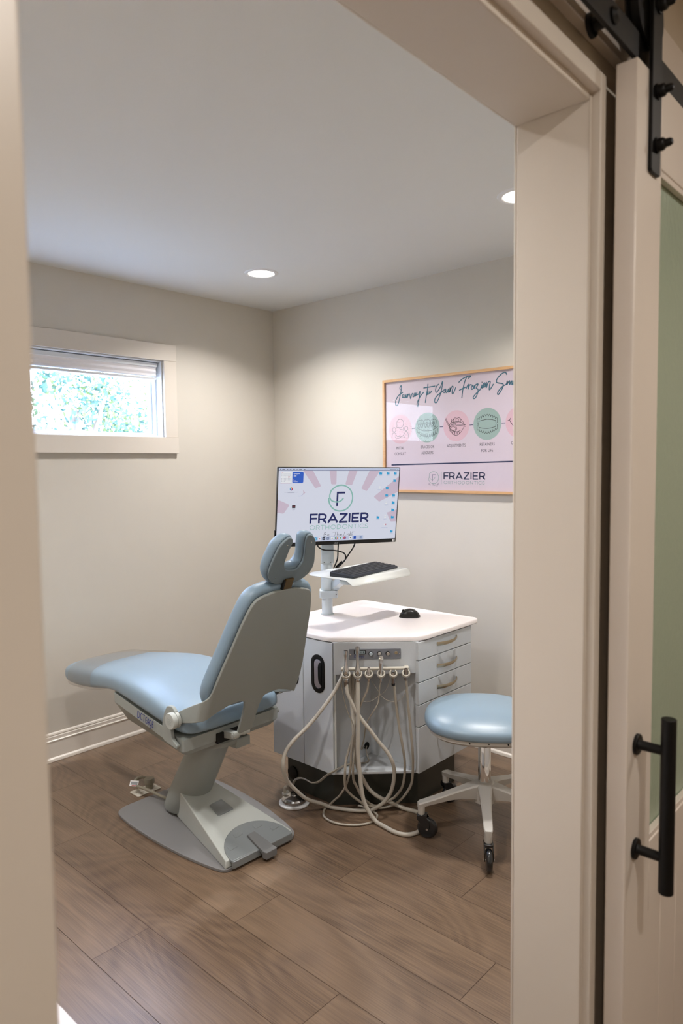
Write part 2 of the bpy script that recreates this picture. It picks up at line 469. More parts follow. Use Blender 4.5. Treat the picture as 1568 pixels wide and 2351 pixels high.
mb = MB().box((-.15, YS-.12, H), (XH, .15, H+.12)); struct(mb.build('ceiling', CEIL))
mb = MB().box((XH, -5.7, H), (4.8, .15, H+.12)); struct(mb.build('ceiling', mat('hall_ceiling', '#D8CDBD', .8)))
# window wall with its opening
WY0, WY1, WZ0, WZ1 = -1.985, -0.829, 1.625, 2.046
mb = MB()
mb.box((-.13, YS-.12, 0), (0, WY0, H)); mb.box((-.13, WY1, 0), (0, .13, H))
mb.box((-.13, WY0, 0), (0, WY1, WZ0)); mb.box((-.13, WY0, WZ1), (0, WY1, H))
struct(mb.build('wall_left', WALL))
struct(MB().box((0, 0, 0), (XH, .13, H)).build('wall_back', WALL))
struct(MB().box((0, YS-.12, 0), (XH, YS, H)).build('wall_side', WALL))
# doorway wall: room paint inside, hall paint outside
mb = MB()
for (a, b, z0) in ((YJ+.022, 0.13, 0), (YS-.12, YL-.022, 0)):
    mb.box((XD+.004, a, z0), (XD+.06, b, H), 0); mb.box((XD+.06, a, z0), (XH, b, H), 1)
mb.box((XD+.004, YL-.022, ZH+.022), (XD+.06, YJ+.022, H), 0); mb.box((XD+.06, YL-.022, ZH+.022), (XH, YJ+.022, H), 1)
struct(mb.build('wall_right', [WALL, HALLW]))
mb = MB()
mb.box((XD+.06, -5.7, 0), (XH, YS-.121, H)); mb.box((4.7, -5.7, 0), (4.82, .13, H)); mb.box((XH, -5.82, 0), (4.7, -5.7, H)); mb.box((XH, 0.0, 0), (4.7, .13, H))
struct(mb.build('wall_hall', HALLW))
# doorway jamb boards
mb = MB()
mb.box((XD, YJ, 0), (XH+.003, YJ+.021, ZH+.021)); mb.box((XD, YL-.021, 0), (XH+.003, YL, ZH+.021)); mb.box((XD, YL, ZH), (XH+.003, YJ, ZH+.021))
# small beads on the jamb edges
mb.box((XD-.006, YJ+.002, 0), (XD, YJ+.019, ZH+.019)); mb.box((XD-.006, YL-.019, 0), (XD, YL-.002, ZH+.019)); mb.box((XD-.006, YL-.019, ZH+.002), (XD, YJ+.019, ZH+.019))
struct(mb.build('trim_1', TRIM, bevel=.0025))
mb = MB()
a, b = YJ+.007, YJ+.027
mb.box((XH, a, 0), (XH+.018, b, ZH+.040)); mb.box((XH, YL-.16, 0), (XH+.018, YL-.007, ZH+.040)); mb.box((XH, YL-.007, ZH+.012), (XH+.018, a, ZH+.040))
struct(mb.build('trim_2', TRIM, bevel=.002))
# header board carrying the rail
struct(MB().box((XH, -3.9, 2.106), (XH+.018, -0.95, 2.245)).build('trim_3', DOORP, bevel=.002))
# window casing: flat boards
mb = MB()
t = .018
mb.box((0, WY0-.085, WZ1), (t, WY1+.08, WZ1+.09)); mb.box((0, WY0-.085, WZ0-.09), (t+.004, WY1+.08, WZ0-.001))
mb.box((0, WY0-.085, WZ0), (t-.002, WY0, WZ1)); mb.box((0, WY1, WZ0), (t-.002, WY1+.08, WZ1))
struct(mb.build('trim_4', mat('casing_paint', '#D6CEC3', .45), bevel=.0015))
# baseboards
BP = [(0, 0), (.014, 0), (.022, .001), (.0215, .008), (.019, .014), (.0145, .018), (.0125, .020), (.0125, .098), (.0145, .100), (.0145, .104), (.011, .107), (.010, .112), (.0105, .122), (.0075, .126), (.0075, .129), (.0085, .131), (.006, .138), (0, .142)]
def baseboard(name, p0, p1, inward, m=BASE):
    p0 = Vector(p0); p1 = Vector(p1); n_ = Vector(inward); mb = MB()
    rs = [[p+n_*a+Vector((0, 0, z)) for a, z in BP] for p in (p0, p1)]
    mb.rings(rs, 0, caps=True, smooth=False); return struct(mb.build(name, m, angle=25))
baseboard('baseboard_left', (0, YS, 0), (0, 0, 0), (1, 0, 0))
baseboard('baseboard_back', (0, 0, 0), (XD, 0, 0), (0, -1, 0))
baseboard('baseboard_side', (0, YS, 0), (XD, YS, 0), (0, 1, 0))
baseboard('baseboard_right', (XD+.004, 0, 0), (XD+.004, YJ+.03, 0), (-1, 0, 0))
baseboard('baseboard_hall', (XH, -.2, 0), (XH, YJ+.03, 0), (1, 0, 0))

# window unit
mb = MB(); fx0, fx1 = -.115, -.075
def ringframe(mb, x0, x1, y0, y1, z0, z1, wd, mi=0):
    mb.box((x0, y0, z0), (x1, y0+wd, z1), mi); mb.box((x0, y1-wd, z0), (x1, y1, z1), mi)
    mb.box((x0, y0+wd, z0), (x1, y1-wd, z0+wd), mi); mb.box((x0, y0+wd, z1-wd), (x1, y1-wd, z1), mi)
WV = mat('window_vinyl', '#DDE0E2', .35)
ringframe(mb, -.055, -.004, WY0, WY1, WZ0, WZ1, .008); ringframe(mb, -.09, -.055, WY0, WY1, WZ0, WZ1, .016); ringframe(mb, -.118, -.09, WY0, WY1, WZ0, WZ1, .026)
win = struct(mb.build('window_1', WV, bevel=.002))
MB().box((-.108, WY0+.02, WZ0+.02), (-.104, WY1-.02, WZ1-.02)).build('pane', PANE, win)
# raised pleated shade
sh = thing('window_shade', 'white pleated shade gathered at the top of the small window', 'window shade', (-.05, (WY0+WY1)/2, 2.0))
SH = mat('shade_fabric', '#EEECEF', .8)
mb = MB(); n_ = 4; z1 = WZ1-.022
MB().box((-.078, WY0+.019, z1-.012), (-.022, WY1-.019, z1+.010)).build('headrail', WV, sh, bevel=.002)
pts = []
for i in range(5): pts.append((-.028 if i % 2 == 0 else -.034, z1-.012-i*.0125))
back = [(-.07, p[1]) for p in reversed(pts)]
ol = pts+back
rs = [[Vector((p[0], y, p[1])) for p in ol] for y in (WY0+.022, WY1-.022)]
mb.rings(rs, 0, smooth=False); mb.build('pleated_stack', SH, sh)
MB().box((-.074, WY0+.021, z1-.082), (-.026, WY1-.021, z1-.069)).build('bottom_rail', WV, sh, bevel=.002)

# ------------------------------------------------ outside the window
gm = mat('paved_yard', '#97A0A0', .9, noise=.25, nscale=3)
o = struct(MB().box((-14, -13, -.5), (-.14, 10, -.45)).build('ground', gm))
LEAF = [mat('leaf_green', '#4F6A4B', .6, noise=.3, nscale=6), mat('leaf_teal', '#456560', .6, noise=.3, nscale=6), mat('leaf_yellow', '#6C7B4C', .6, noise=.3, nscale=6)]
BARK = mat('bark', '#6B6156', .9)
def tree(label, x, y, h, r, li, seed, n=900):
    rnd = random.Random(seed); t = thing('tree', label, 'tree', (x, y, -.45), 'trees outside the window')
    mb = MB(); mb.tube([(x, y, -.45), (x+.08, y-.05, h*.35), (x-.05, y+.06, h*.7)], lambda t_: .13*(1-.6*t_), sub=4)
    for k in range(5):
        a = rnd.random()*6.28; mb.tube([(x, y, h*.3+.1*k), (x+math.cos(a)*r*.3, y+math.sin(a)*r*.3, h*.45+.12*k), (x+math.cos(a)*r*.6, y+math.sin(a)*r*.6, h*.6+.15*k)], lambda t_: .045*(1-.6*t_), sub=3, n=6)
    mb.build('trunk', BARK, t)
    mb = MB(); cl = [(rnd.gauss(0, r*.45), rnd.gauss(0, r*.45), h*.55+rnd.gauss(0, h*.18)) for _ in range(26)]
    for _ in range(n):
        c = rnd.choice(cl); p = Vector((x+c[0]+rnd.gauss(0, .15), y+c[1]+rnd.gauss(0, .15), c[2]+rnd.gauss(0, .15)))
        if p.z < 0: continue
        u = Vector((rnd.gauss(0, 1), rnd.gauss(0, 1), rnd.gauss(0, 1))).normalized(); v = u.orthogonal().normalized()
        s_ = rnd.uniform(.022, .045)
        mb.add([p-u*s_, p+v*s_*.5+u*0.0, p+u*s_, p-v*s_*.5], [(0, 1, 2, 3)], rnd.choice((0, 0, 1)))
    mb.build('foliage', [LEAF[li], LEAF[(li+1) % 3]], t)
tree('leafy tree seen at the left end of the small window', -3.4, -.9, 3.4, .9, 0, 1, 6500)
tree('blue green tree seen in the middle of the small window', -4.2, .75, 3.0, .7, 1, 2, 4500)
tree('pale tree seen towards the right end of the small window', -5.0, 2.3, 3.2, .8, 2, 3, 3600)

# ================================================================== RECESSED LIGHTS
LENS = mat('lamp_lens', (1.0, .93, .85), .5, emit=9.0)
def downlight(x, y, label, W, colr, name='recessed_light', grp='recessed ceiling lights'):
    t = thing(name, label, 'ceiling light', (x, y, H), grp)
    mb = MB(); mb.lathe([(.066, -.004), (.070, -.006), (.083, -.004), (.0865, 0.0), (.066, .0)], (x, y, H), n=48, caps=False); mb.build('trim_ring', WHITE, t)
    mb = MB(); mb.lathe([(.0001, -.0035), (.066, -.0035), (.066, -.001)], (x, y, H), n=48, caps=False); mb.build('lens', LENS, t)
    L = bpy.data.lights.new('lamp', 'AREA'); L.shape = 'DISK'; L.size = .13; L.energy = W; L.color = colr; L.spread = math.radians(132 if name == 'recessed_light' and 'hall' not in label else 175)
    lo = bpy.data.objects.new('lamp', L); COL.objects.link(lo); lo.parent = t; lo.location = (0, 0, -.008)
    return t
labs = ['glowing round recessed ceiling light near the far corner of the room', 'round recessed ceiling light cut off by the doorway jamb', 'recessed ceiling light nearest the window, out of the photo', 'recessed ceiling light just inside the doorway, out of the photo']
for (x, y), lb in zip(ROOM_LAMPS, labs): downlight(x, y, lb, ROOM_LAMP_W, LAMP_COL)
for i, (x, y) in enumerate(HALL_LAMPS):
    downlight(x, y, ['recessed hall light over the doorway', 'recessed hall light beyond the sliding door', 'recessed hall light behind the camera'][i], HALL_LAMP_W, HALL_COL, grp='recessed hall lights')

# ================================================================== SLIDING BARN DOOR
X0, X1 = 2.942, 2.976; DY0, DY1 = -1.94, -0.98; DZ = 2.075
door = MB(); SW = .112
door.box((X0, DY0, .015), (X1, DY0+SW, DZ)); door.box((X0, DY1-SW, .015), (X1, DY1, DZ))
door.box((X0, DY0+SW, DZ-.135), (X1, DY1-SW, DZ)); door.box((X0, DY0+SW, .015), (X1, DY1-SW, .22)); door.box((X0, DY0+SW, .66), (X1, DY1-SW, .790))
dobj = struct(door.build('door_1', DOORP, bevel=.002))
mb = MB(); x = DY0+SW; 
while x < DY1-SW-.01:
    mb.box((X0+.006, x+.0008, .22), (X1-.008, min(x+.09, DY1-SW)-.0008, .66)); x += .09
mb.build('plank_panel', DOORP, dobj, bevel=.0015)
MB().box((X0+.012, DY0+SW, .79), (X1-.014, DY1-SW, DZ-.135)).build('pane', FROST, dobj)
mb = MB()
for a, b in (((X1-.013, DY0+SW, .79), (X1-.002, DY0+SW+.006, DZ-.135)), ((X1-.013, DY0+SW, .79), (X1-.002, DY1-SW, .800)), ((X1-.013, DY0+SW, DZ-.145), (X1-.002, DY1-SW, DZ-.135))): mb.box(a, b)
mb.build('glazing_bead', DOORP, dobj, bevel=.001)
# pull handle
hd = MB(); hy = -1.90
hd.cyl((3.027, hy, .750), (3.027, hy, 1.043), .0118, n=28)
hobj = hd.build('handle', BLACK, dobj, bevel=.0012)
for z in (.988, .808):
    MB().lathe([(.0175, 0), (.0175, .004), (.0165, .0052), (.0090, .0055), (.0082, .007), (.0078, .045)], (X1, hy, z), (1, 0, 0), n=24).build('handle_post', BLACK, hobj)
# hanger strap, wheel and bolts
def hanger(y, par):
    s_ = MB(); s_.prism(rrect(y-.0205, 1.918, y+.0205, 2.215, .005), X1, X1+.0065, F=frame((0, 0, 0), (0, 1, 0), (0, 0, 1), (1, 0, 0)))
    so_ = s_.build('hanger_strap', BLACK, par, bevel=.001)
    MB().lathe([(.010, -.012), (.058, -.012), (.058, -.009), (.050, -.007), (.050, .003), (.058, .005), (.058, .009), (.010, .009)], (2.962, y, 2.176), (1, 0, 0), n=40).build('wheel', BLACK, so_)
    for z in (2.045, 1.962, 2.176):
        MB().lathe([(.0125, 0), (.0125, .003), (.0100, .0035), (.0100, .010), (.0085, .0125), (.0065, .0135), (.0062, .021), (.004, .0245), (.001, .0255)], (X1+.0065, y, z), (1, 0, 0), n=12).build('bolt', BLACK, so_)
hanger(-1.872, dobj); hanger(-1.05, dobj)
rail = thing('sliding_door_rail', 'black flat iron rail above the sliding barn door', 'door rail', (2.962, -2.3, 2.107))
MB().box((2.9585, -3.8, 2.086), (2.9655, -0.98, 2.129)).build('rail_bar', BLACK, rail, bevel=.001)
for y in (-3.62, -2.80, -2.01, -1.42, -1.05):
    MB().lathe([(.0175, 0), (.0175, .004), (.0165, .006), (.0105, .008), (.0105, .0285)], (XH+.018, y, 2.107), (1, 0, 0), n=24).build('standoff', BLACK, rail)
    MB().lathe([(.0125, 0), (.0125, .003), (.0095, .005), (.006, .008)], (2.9655, y, 2.107), (1, 0, 0), n=16).build('bolt_head', BLACK, rail)

# low white cabinet just inside the doorway on the left
cb = thing('low_cabinet', 'corner of a low white cabinet just inside the doorway at lower left', 'cabinet', (2.1, -2.8, 0))
MB().box((1.55, YS+.002, .06), (2.6, -2.57, .48)).build('body', LAMI, cb, bevel=.002)
MB().box((1.58, YS+.03, 0), (2.57, -2.61, .06)).build('plinth', KICK, cb)
MB().box((1.54, YS+.001, .48), (2.61, -2.538, .50)).build('top', mat('pink_white_top', '#E8E2E6', .4), cb, bevel=.002)
for a in (1.556, 2.079): MB().box((a, -2.57, .065), (a+.517, -2.552, .475)).build('door', LAMI, cb, bevel=.0015)

# ================================================================== POSTER
PX0, PX1, PZ0, PZ1 = .914, 1.829, 1.306, 1.921
po = thing('framed_poster', 'pale pink orthodontic treatment poster in thin oak frame on wall', 'poster', ((PX0+PX1)/2, 0, (PZ0+PZ1)/2))
FP = frame((0, -.012, 0), (1, 0, 0), (0, 0, 1), (0, -1, 0))   # poster plane, +h toward the room
mb = MB(); fw = .0135
mb.box((PX0, -.024, PZ0), (PX1, -.001, PZ0+fw)); mb.box((PX0, -.024, PZ1-fw), (PX1, -.001, PZ1))
mb.box((PX0, -.024, PZ0+fw), (PX0+fw, -.001, PZ1-fw)); mb.box((PX1-fw, -.024, PZ0+fw), (PX1, -.001, PZ1-fw))
mb.build('frame', OAK, po, bevel=.0012)
INK = [mat('poster_pink', '#D2C4CF', .6), mat('poster_navy', '#1F2B52', .6), mat('poster_sage', '#98AFA9', .6), mat('poster_rose', '#D6B2BE', .6), mat('poster_line', '#16161B', .6), mat('poster_teal_ink', '#3F8199', .6), mat('poster_dark_teal', '#22465A', .6), mat('poster_text', '#3A3A44', .6), mat('poster_grey_sage', '#7E9A96', .6)]
mb = MB(); poly(mb, [(PX0+.005, PZ0+.005), (PX1-.005, PZ0+.005), (PX1-.005, PZ1-.005), (PX0+.005, PZ1-.005)], FP, 0, 0)
TITLE={
 'J': [(1.0301, 1.8618), (1.0276, 1.8721), (1.0341, 1.8828), (1.0392, 1.8788), (1.0365, 1.8587), (1.0298, 1.8339), (1.0232, 1.8089), (1.0152, 1.7865), (1.0073, 1.7784), (0.9982, 1.7851), (0.9971, 1.8005), (1.0077, 1.8202), (1.0253, 1.8367), (1.048, 1.8467)] ,
 'ourn': [(1.0491, 1.8344), (1.0433, 1.8278), (1.0465, 1.8184), (1.0542, 1.8244), (1.0549, 1.832), (1.0568, 1.8308), (1.0542, 1.8194), (1.0618, 1.8188), (1.0702, 1.8333), (1.0682, 1.8183), (1.0746, 1.8204), (1.0798, 1.8361), (1.0777, 1.8161), (1.0835, 1.8298), (1.0912, 1.8353), (1.0949, 1.829), (1.0998, 1.8085), (1.1063, 1.8281), (1.1101, 1.8338), (1.1163, 1.8348), (1.115, 1.8174), (1.1225, 1.8209), (1.1332, 1.8286), (1.1301, 1.8373), (1.1238, 1.8318), (1.125, 1.8207), (1.1362, 1.8233), (1.1413, 1.8404), (1.1425, 1.8279), (1.1518, 1.8296), (1.1624, 1.8437), (1.1573, 1.8143), (1.1521, 1.7848), (1.1483, 1.7652), (1.1422, 1.773), (1.1472, 1.7926), (1.1672, 1.821), (1.1856, 1.836)] ,
 't': [(1.2132, 1.8765), (1.21, 1.8498), (1.2038, 1.8207), (1.1988, 1.7965), (1.1963, 1.7818)] ,
 'tb': [(1.1858, 1.8592), (1.22, 1.861), (1.2581, 1.863)] ,
 'o': [(1.2087, 1.8228), (1.216, 1.837), (1.2087, 1.8312), (1.2129, 1.824), (1.2208, 1.8273), (1.2245, 1.8369), (1.228, 1.8297), (1.2371, 1.8388)] ,
 'Y': [(1.2806, 1.8708), (1.267, 1.8598), (1.2616, 1.8432), (1.2651, 1.8298), (1.2769, 1.8371), (1.2935, 1.8576), (1.3053, 1.8831), (1.3041, 1.8615), (1.2934, 1.8237), (1.2803, 1.7955), (1.2667, 1.777), (1.2566, 1.7802), (1.2578, 1.7972), (1.2757, 1.8153), (1.2993, 1.8281), (1.3122, 1.8391), (1.3086, 1.8312), (1.3156, 1.8244), (1.3215, 1.8321), (1.3168, 1.8397), (1.3255, 1.8405), (1.3255, 1.8251), (1.3342, 1.8263), (1.3412, 1.8416), (1.34, 1.8259), (1.3486, 1.829), (1.3515, 1.8479), (1.3492, 1.8242), (1.3573, 1.8427), (1.3659, 1.8539), (1.3699, 1.8474), (1.3641, 1.8302), (1.3652, 1.8148), (1.3744, 1.8222), (1.3858, 1.8451)] ,
 'F': [(1.4519, 1.8946), (1.4391, 1.869), (1.4308, 1.8414), (1.4252, 1.8135), (1.4223, 1.7901)] ,
 'Ft': [(1.4039, 1.8697), (1.4252, 1.8843), (1.4502, 1.8933), (1.475, 1.8948), (1.4612, 1.8848)] ,
 'Fm': [(1.4072, 1.8291), (1.4224, 1.835), (1.443, 1.8413)] ,
 'raz': [(1.4474, 1.8353), (1.4612, 1.8553), (1.4585, 1.8297), (1.464, 1.8433), (1.4695, 1.8513), (1.4761, 1.8508), (1.4859, 1.8462), (1.4777, 1.8375), (1.4816, 1.8279), (1.4903, 1.8342), (1.4946, 1.8464), (1.4941, 1.8306), (1.5023, 1.8485), (1.5174, 1.851), (1.5055, 1.8329), (1.5153, 1.8261), (1.5158, 1.8112), (1.505, 1.7887), (1.4941, 1.7811), (1.4887, 1.7876), (1.5023, 1.8029), (1.5293, 1.824), (1.5399, 1.8463), (1.5389, 1.8302), (1.5464, 1.8356), (1.5559, 1.8472), (1.5527, 1.8544), (1.5464, 1.8457), (1.5496, 1.8325), (1.5591, 1.84), (1.5644, 1.857), (1.5629, 1.8282), (1.5718, 1.8504), (1.5797, 1.8589), (1.5855, 1.8552), (1.5813, 1.8381), (1.5803, 1.8176), (1.5903, 1.826), (1.6023, 1.8432)] ,
 'S': [(1.6751, 1.8833), (1.67, 1.8927), (1.6558, 1.8932), (1.6343, 1.879), (1.6204, 1.8621), (1.621, 1.8503), (1.6354, 1.8454), (1.656, 1.8391), (1.6525, 1.8209), (1.6397, 1.8015), (1.6294, 1.7909), (1.6258, 1.7989), (1.6355, 1.8132), (1.655, 1.8297), (1.6728, 1.8372), (1.6783, 1.8533), (1.6763, 1.8346), (1.6844, 1.8465), (1.6914, 1.8513), (1.6905, 1.8334), (1.698, 1.8453), (1.7035, 1.8502), (1.7026, 1.8324), (1.7085, 1.8386), (1.7135, 1.8515), (1.7116, 1.8316), (1.7205, 1.8398), (1.7303, 1.8745), (1.7262, 1.8882), (1.7229, 1.8574), (1.7246, 1.8261), (1.7207, 1.8019), (1.7306, 1.8122), (1.7452, 1.8509), (1.7402, 1.8625), (1.7344, 1.8475), (1.7404, 1.8336), (1.7526, 1.8458)] ,
}
for k, v in TITLE.items():
    ribbon(mb, v, .0056, FP, 6, h=.0003, sub=4); ribbon(mb, v, .0020, FP, 5, h=.0006, sub=4, cap=False)
for c in ((1.539, 1.8583), (1.717, 1.8608)): poly(mb, circle(c[0], c[1], .0028, 12), FP, 6, .0003)
cz = 1.649; cxs = [1.028+.1802*i for i in range(5)]; CR = .0785
for i, cx in enumerate(cxs):
    poly(mb, circle(cx, cz+.001*i, CR, 64), FP, 3 if i % 2 == 0 else 2, .0003)
    if i < 4: poly(mb, [(cx+CR+.001, cz-.0017+.001*i), (cx+.1802-CR-.001, cz-.0017+.001*i), (cx+.1802-CR-.001, cz+.0017+.001*i), (cx+CR+.001, cz+.0017+.001*i)], FP, 1, .0004)
def ic(i, paths, wd=.0021, sub=1, closed=False):
    cx, cy = cxs[i], cz+.001*i
    for p_ in paths: ribbon(mb, [(cx+a*CR, cy+b*CR) for a, b in p_], wd, FP, 4, h=.0007, sub=sub, closed=closed)
# consultation
ic(0, [circle(-.52, -.02, .15, 20), circle(.52, .02, .15, 20)], closed=True)
ic(0, [arc(.0, .40, .30, -120, 200, 24) + [(-.28, .12), (-.15, .14)], [(-.06, .08), (.02, -.02), (.2, -.04), (.28, -.12), (.28, .05), (.3, .12)]])
ic(0, [[(-.70, -.62), (-.70, -.40), (-.60, -.24), (-.45, -.24), (-.35, -.40), (-.22, -.5), (-.05, -.5), (-.03, -.58), (-.1, -.62), (-.34, -.6), (-.45, -.5)],
       [(.70, -.60), (.70, -.38), (.60, -.20), (.45, -.20), (.35, -.36), (.22, -.48), (.08, -.5), (.04, -.56), (.1, -.61), (.36, -.58), (.45, -.46)]], sub=3)
# braces and lower arch
for tx in (-.55, -.02, .5):
    ic(1, [[(tx-.24, .42), (tx-.12, .54), (tx, .50), (tx+.12, .54), (tx+.24, .42), (tx+.2, .2), (tx+.14, .0), (tx+.06, .06), (tx, .2), (tx-.06, .06), (tx-.14, .0), (tx-.2, .2)]], sub=3, closed=True)
    ic(1, [[(tx-.08, .22), (tx+.08, .22), (tx+.08, .36), (tx-.08, .36)]], closed=True)
ic(1, [[(-.6, .32), (.6, .32)], [(-.6, .26), (.6, .26)]], wd=.0012)
lo = [(-.85+.17*k, -.55+.5*abs(-.85+.17*k)**2) for k in range(11)]
ic(1, [[(x_, z_+.34-.14*abs(x_)) for x_, z_ in lo]], sub=3)
for k in range(10): ic(1, [[(lo[k][0], lo[k][1]+.1), (lo[k][0]+.02, lo[k][1]-.06), (lo[k][0]+.085, lo[k][1]-.1), (lo[k+1][0]-.02, lo[k+1][1]-.06), (lo[k+1][0], lo[k+1][1]+.1)]], sub=3)
# adjustments: open mouth with mirror and probe
ic(2, [[(-.52, .02), (-.32, .34), (-.1, .52), (.06, .48), (.22, .52), (.45, .32), (.62, .02), (.4, -.38), (.1, -.6), (-.15, -.58), (-.4, -.34)]], sub=4, closed=True)
ic(2, [[(-.42, .18), (-.2, .24), (.1, .26), (.4, .2), (.56, .1)], [(-.4, -.2), (-.15, -.36), (.1, -.38), (.35, -.3)]], sub=3)
for tx in (-.28, -.1, .08, .26): ic(2, [[(tx-.08, .44), (tx-.09, .28), (tx, .24), (tx+.09, .28), (tx+.08, .44)]], sub=2)
for tx in (-.2, -.02, .16): ic(2, [[(tx-.08, -.55), (tx-.08, -.42), (tx, -.38), (tx+.08, -.42), (tx+.08, -.55)]], sub=2)
ic(2, [circle(-.25, -.18, .30, 24, .2), circle(-.25, -.18, .21, 24, .13)], closed=True)
ic(2, [[(-.5, -.1), (-.7, .2), (-.84, .5)], [(-.42, -.06), (-.62, .2), (-.78, .52)], [(-.42, .06), (-.1, .1), (0, .02), (.3, .02), (.7, -.08)], [(-.40, .12), (-.08, .16), (.05, .09), (.3, .08), (.72, .02)]], sub=2)
# retainers
for s_ in (1, -1):
    up = []
    for k in range(9):
        x_ = -.66+.165*k; top_ = .18+.38*(1-(x_/.85)**2); up += [(x_-.07, top_-.02), (x_, top_+.06), (x_+.07, top_-.02)]
    body = [(-.72, .06)] + up + [(.72, .06), (.62, .04), (.6, .2), (.35, .26), (0, .3), (-.35, .26), (-.6, .2), (-.62, .04)]
    ic(3, [[(x_, s_*z_-(.06 if s_ > 0 else -.06)+.05*s_) for x_, z_ in body]], wd=.0024, closed=True)
    for k in range(8):
        x_ = -.58+.165*k; top_ = .18+.38*(1-(x_/.85)**2)
        ic(3, [[(x_, s_*(top_-.02)), (x_, s_*(top_-.10))]], wd=.0022)
# smile
ic(4, [[(-.72, .12), (-.45, -.22), (0, -.4), (.45, -.22), (.72, .12)], [(-.84, .12), (-.72, .16), (-.66, .26)], [(.84, .12), (.72, .16), (.66, .26)]], wd=.0028, sub=4)
for i, (tx, ls) in enumerate((('INITIAL', 'CONSULT'), ('BRACES OR', 'ALIGNERS'), ('ADJUSTMENTS', ''), ('RETAINERS', 'FOR LIFE'), ('CONFIDENT', 'SMILE'))):
    merge_text(mb, tx, .0215, cxs[i], 1.546+.002*i, FP, 7, .80, .0004)
    if ls: merge_text(mb, ls, .0215, cxs[i], 1.515+.002*i, FP, 7, .80, .0004)
poly(mb, [(.966, 1.4515), (1.79, 1.463), (1.79, 1.470), (.966, 1.4585)], FP, 1, .0003)
# logo
def logo(mb, F, cx, cy, r, sw, mi_ring, mi_f, h):
    ribbon(mb, arc(cx, cy, r, 182, 505, 48), sw, F, mi_ring, h=h)
    ribbon(mb, [(cx-.76*r, cy+.55*r), (cx-.85*r, cy+.1*r), (cx-.62*r, cy-.18*r), (cx-.3*r, cy-.30*r), (cx+.05*r, cy-.22*r), (cx+.28*r, cy+.02*r)], sw, F, mi_ring, h=h+.0002, sub=4)
    ribbon(mb, [(cx-.24*r, cy-.62*r), (cx-.24*r, cy+.50*r)], sw*1.15, F, mi_f, h=h+.0001, cap=False)
    ribbon(mb, [(cx-.33*r, cy+.45*r), (cx+.46*r, cy+.45*r)], sw*1.15, F, mi_f, h=h+.0001, cap=False)
logo(mb, FP, 1.247, 1.386, .0325, .0026, 8, 1, .0003)
def scribble(mb, F, x, y, w_, h_, sw, mi, h, arcdrop=0.0):
    # "Be The Light" in a casual hand
    st = [[(0, 0), (.02, .9), (.07, .85), (.06, .55), (.02, .5), (.09, .35), (.05, 0), (0, .05)], [(.13, .25), (.18, .3), (.17, .45), (.13, .4), (.13, .1), (.2, .05)],
          [(.30, .92), (.48, .96)], [(.39, .9), (.37, 0)], [(.46, 1), (.45, 0)], [(.45, .35), (.49, .5), (.51, .3), (.51, 0)], [(.56, .25), (.61, .3), (.60, .45), (.56, .4), (.56, .1), (.63, .05)],
          [(.70, .95), (.68, 0), (.74, .05)], [(.78, .5), (.78, .05)], [(.86, .45), (.82, .45), (.82, .15), (.86, .2), (.87, .5), (.86, -.4), (.80, -.45), (.83, -.1), (.89, .1)], [(.90, 1), (.90, 0)], [(.90, .35), (.93, .5), (.95, .3), (.95, 0)], [(.98, 1), (.98, .05)], [(.94, .75), (1.03, .82)]]
    for s_ in st: ribbon(mb, [(x+a*w_, y+b*h_+arcdrop*(a-.5)**2) for a, b in s_], sw, F, mi, h=h, sub=2)
scribble(mb, FP, 1.216, 1.344, .064, .011, .0009, 1, .0003, .012)
poly(mb, [(1.2975, 1.352), (1.2988, 1.352), (1.2988, 1.418), (1.2975, 1.418)], FP, 8, .0003)
letters(mb, 'FRAZIER', 1.3135, 1.3795, .242, .0315, .0067, FP, 1, .0003)
letters(mb, 'ORTHODONTICS', 1.312, 1.354, .243, .0140, .0020, FP, 8, .0003)
mb.build('print', INK, po)
MB().box((PX0+.006, -.0165, PZ0+.006), (PX1-.006, -.0150, PZ1-.006)).build('pane', PGLASS, po)

# ================================================================== DENTAL CHAIR
YC = -1.405
ch = thing('dental_chair', 'pale blue reclining dental chair on grey floor plate, horseshoe headrest', 'dental chair', (1.08, YC, 0))
# floor plate
pl = [(.722, -.155), (.742, -.200), (.80, -.212), (.878, -.219), (.96, -.221), (1.033, -.221), (1.11, -.219), (1.177, -.214), (1.245, -.208), (1.303, -.200), (1.36, -.190), (1.40, -.180), (1.421, -.172), (1.432, -.160),
      (1.448, .140), (1.440, .160), (1.42, .185), (1.33, .212), (1.197, .240), (1.09, .255), (.978, .264), (.87, .266), (.80, .262), (.775, .250), (.745, .22), (.722, .10)]
pl = roundpoly([(a, b+YC) for a, b in pl], .03, 4)
MB().prism(pl, 0.0, .012).build('floor_plate', PLATE, ch, bevel=.002)
# cover wedge
def wz(x): return .14-.253*(x-1.025)
def wedge_w(x): return .045+(x-.93)*(.168-.045)/.49
bot = [(.965, -.056), (1.428, -.168), (1.44, .160), (.965, .062)]
topx = [(1.000, -.072), (1.424, -.160), (1.434, .152), (1.000, .076)]
mb = MB()
vb = [(x, YC+y, .0125) for x, y in bot]; vt = [(x, YC+y, wz(x)) for x, y in topx]
# front face slightly shorter than the top plane gives the vertical lip
mb.add(vb+vt, [(3, 2, 1, 0), (4, 5, 6, 7), (0, 1, 5, 4), (1, 2, 6, 5), (2, 3, 7, 6), (3, 0, 4, 7)])
cov = mb.build('base_cover', SHELLC, ch, bevel=.004, seg=3)
FW = frame((1.025, YC, .14), Vector((1, 0, -.253)).normalized(), (0, 1, 0), Vector((.253, 0, 1)).normalized())   # cover top plane; local x runs to the front
k_ = math.sqrt(1+.253**2)
def fx(x): return (x-1.025)*k_
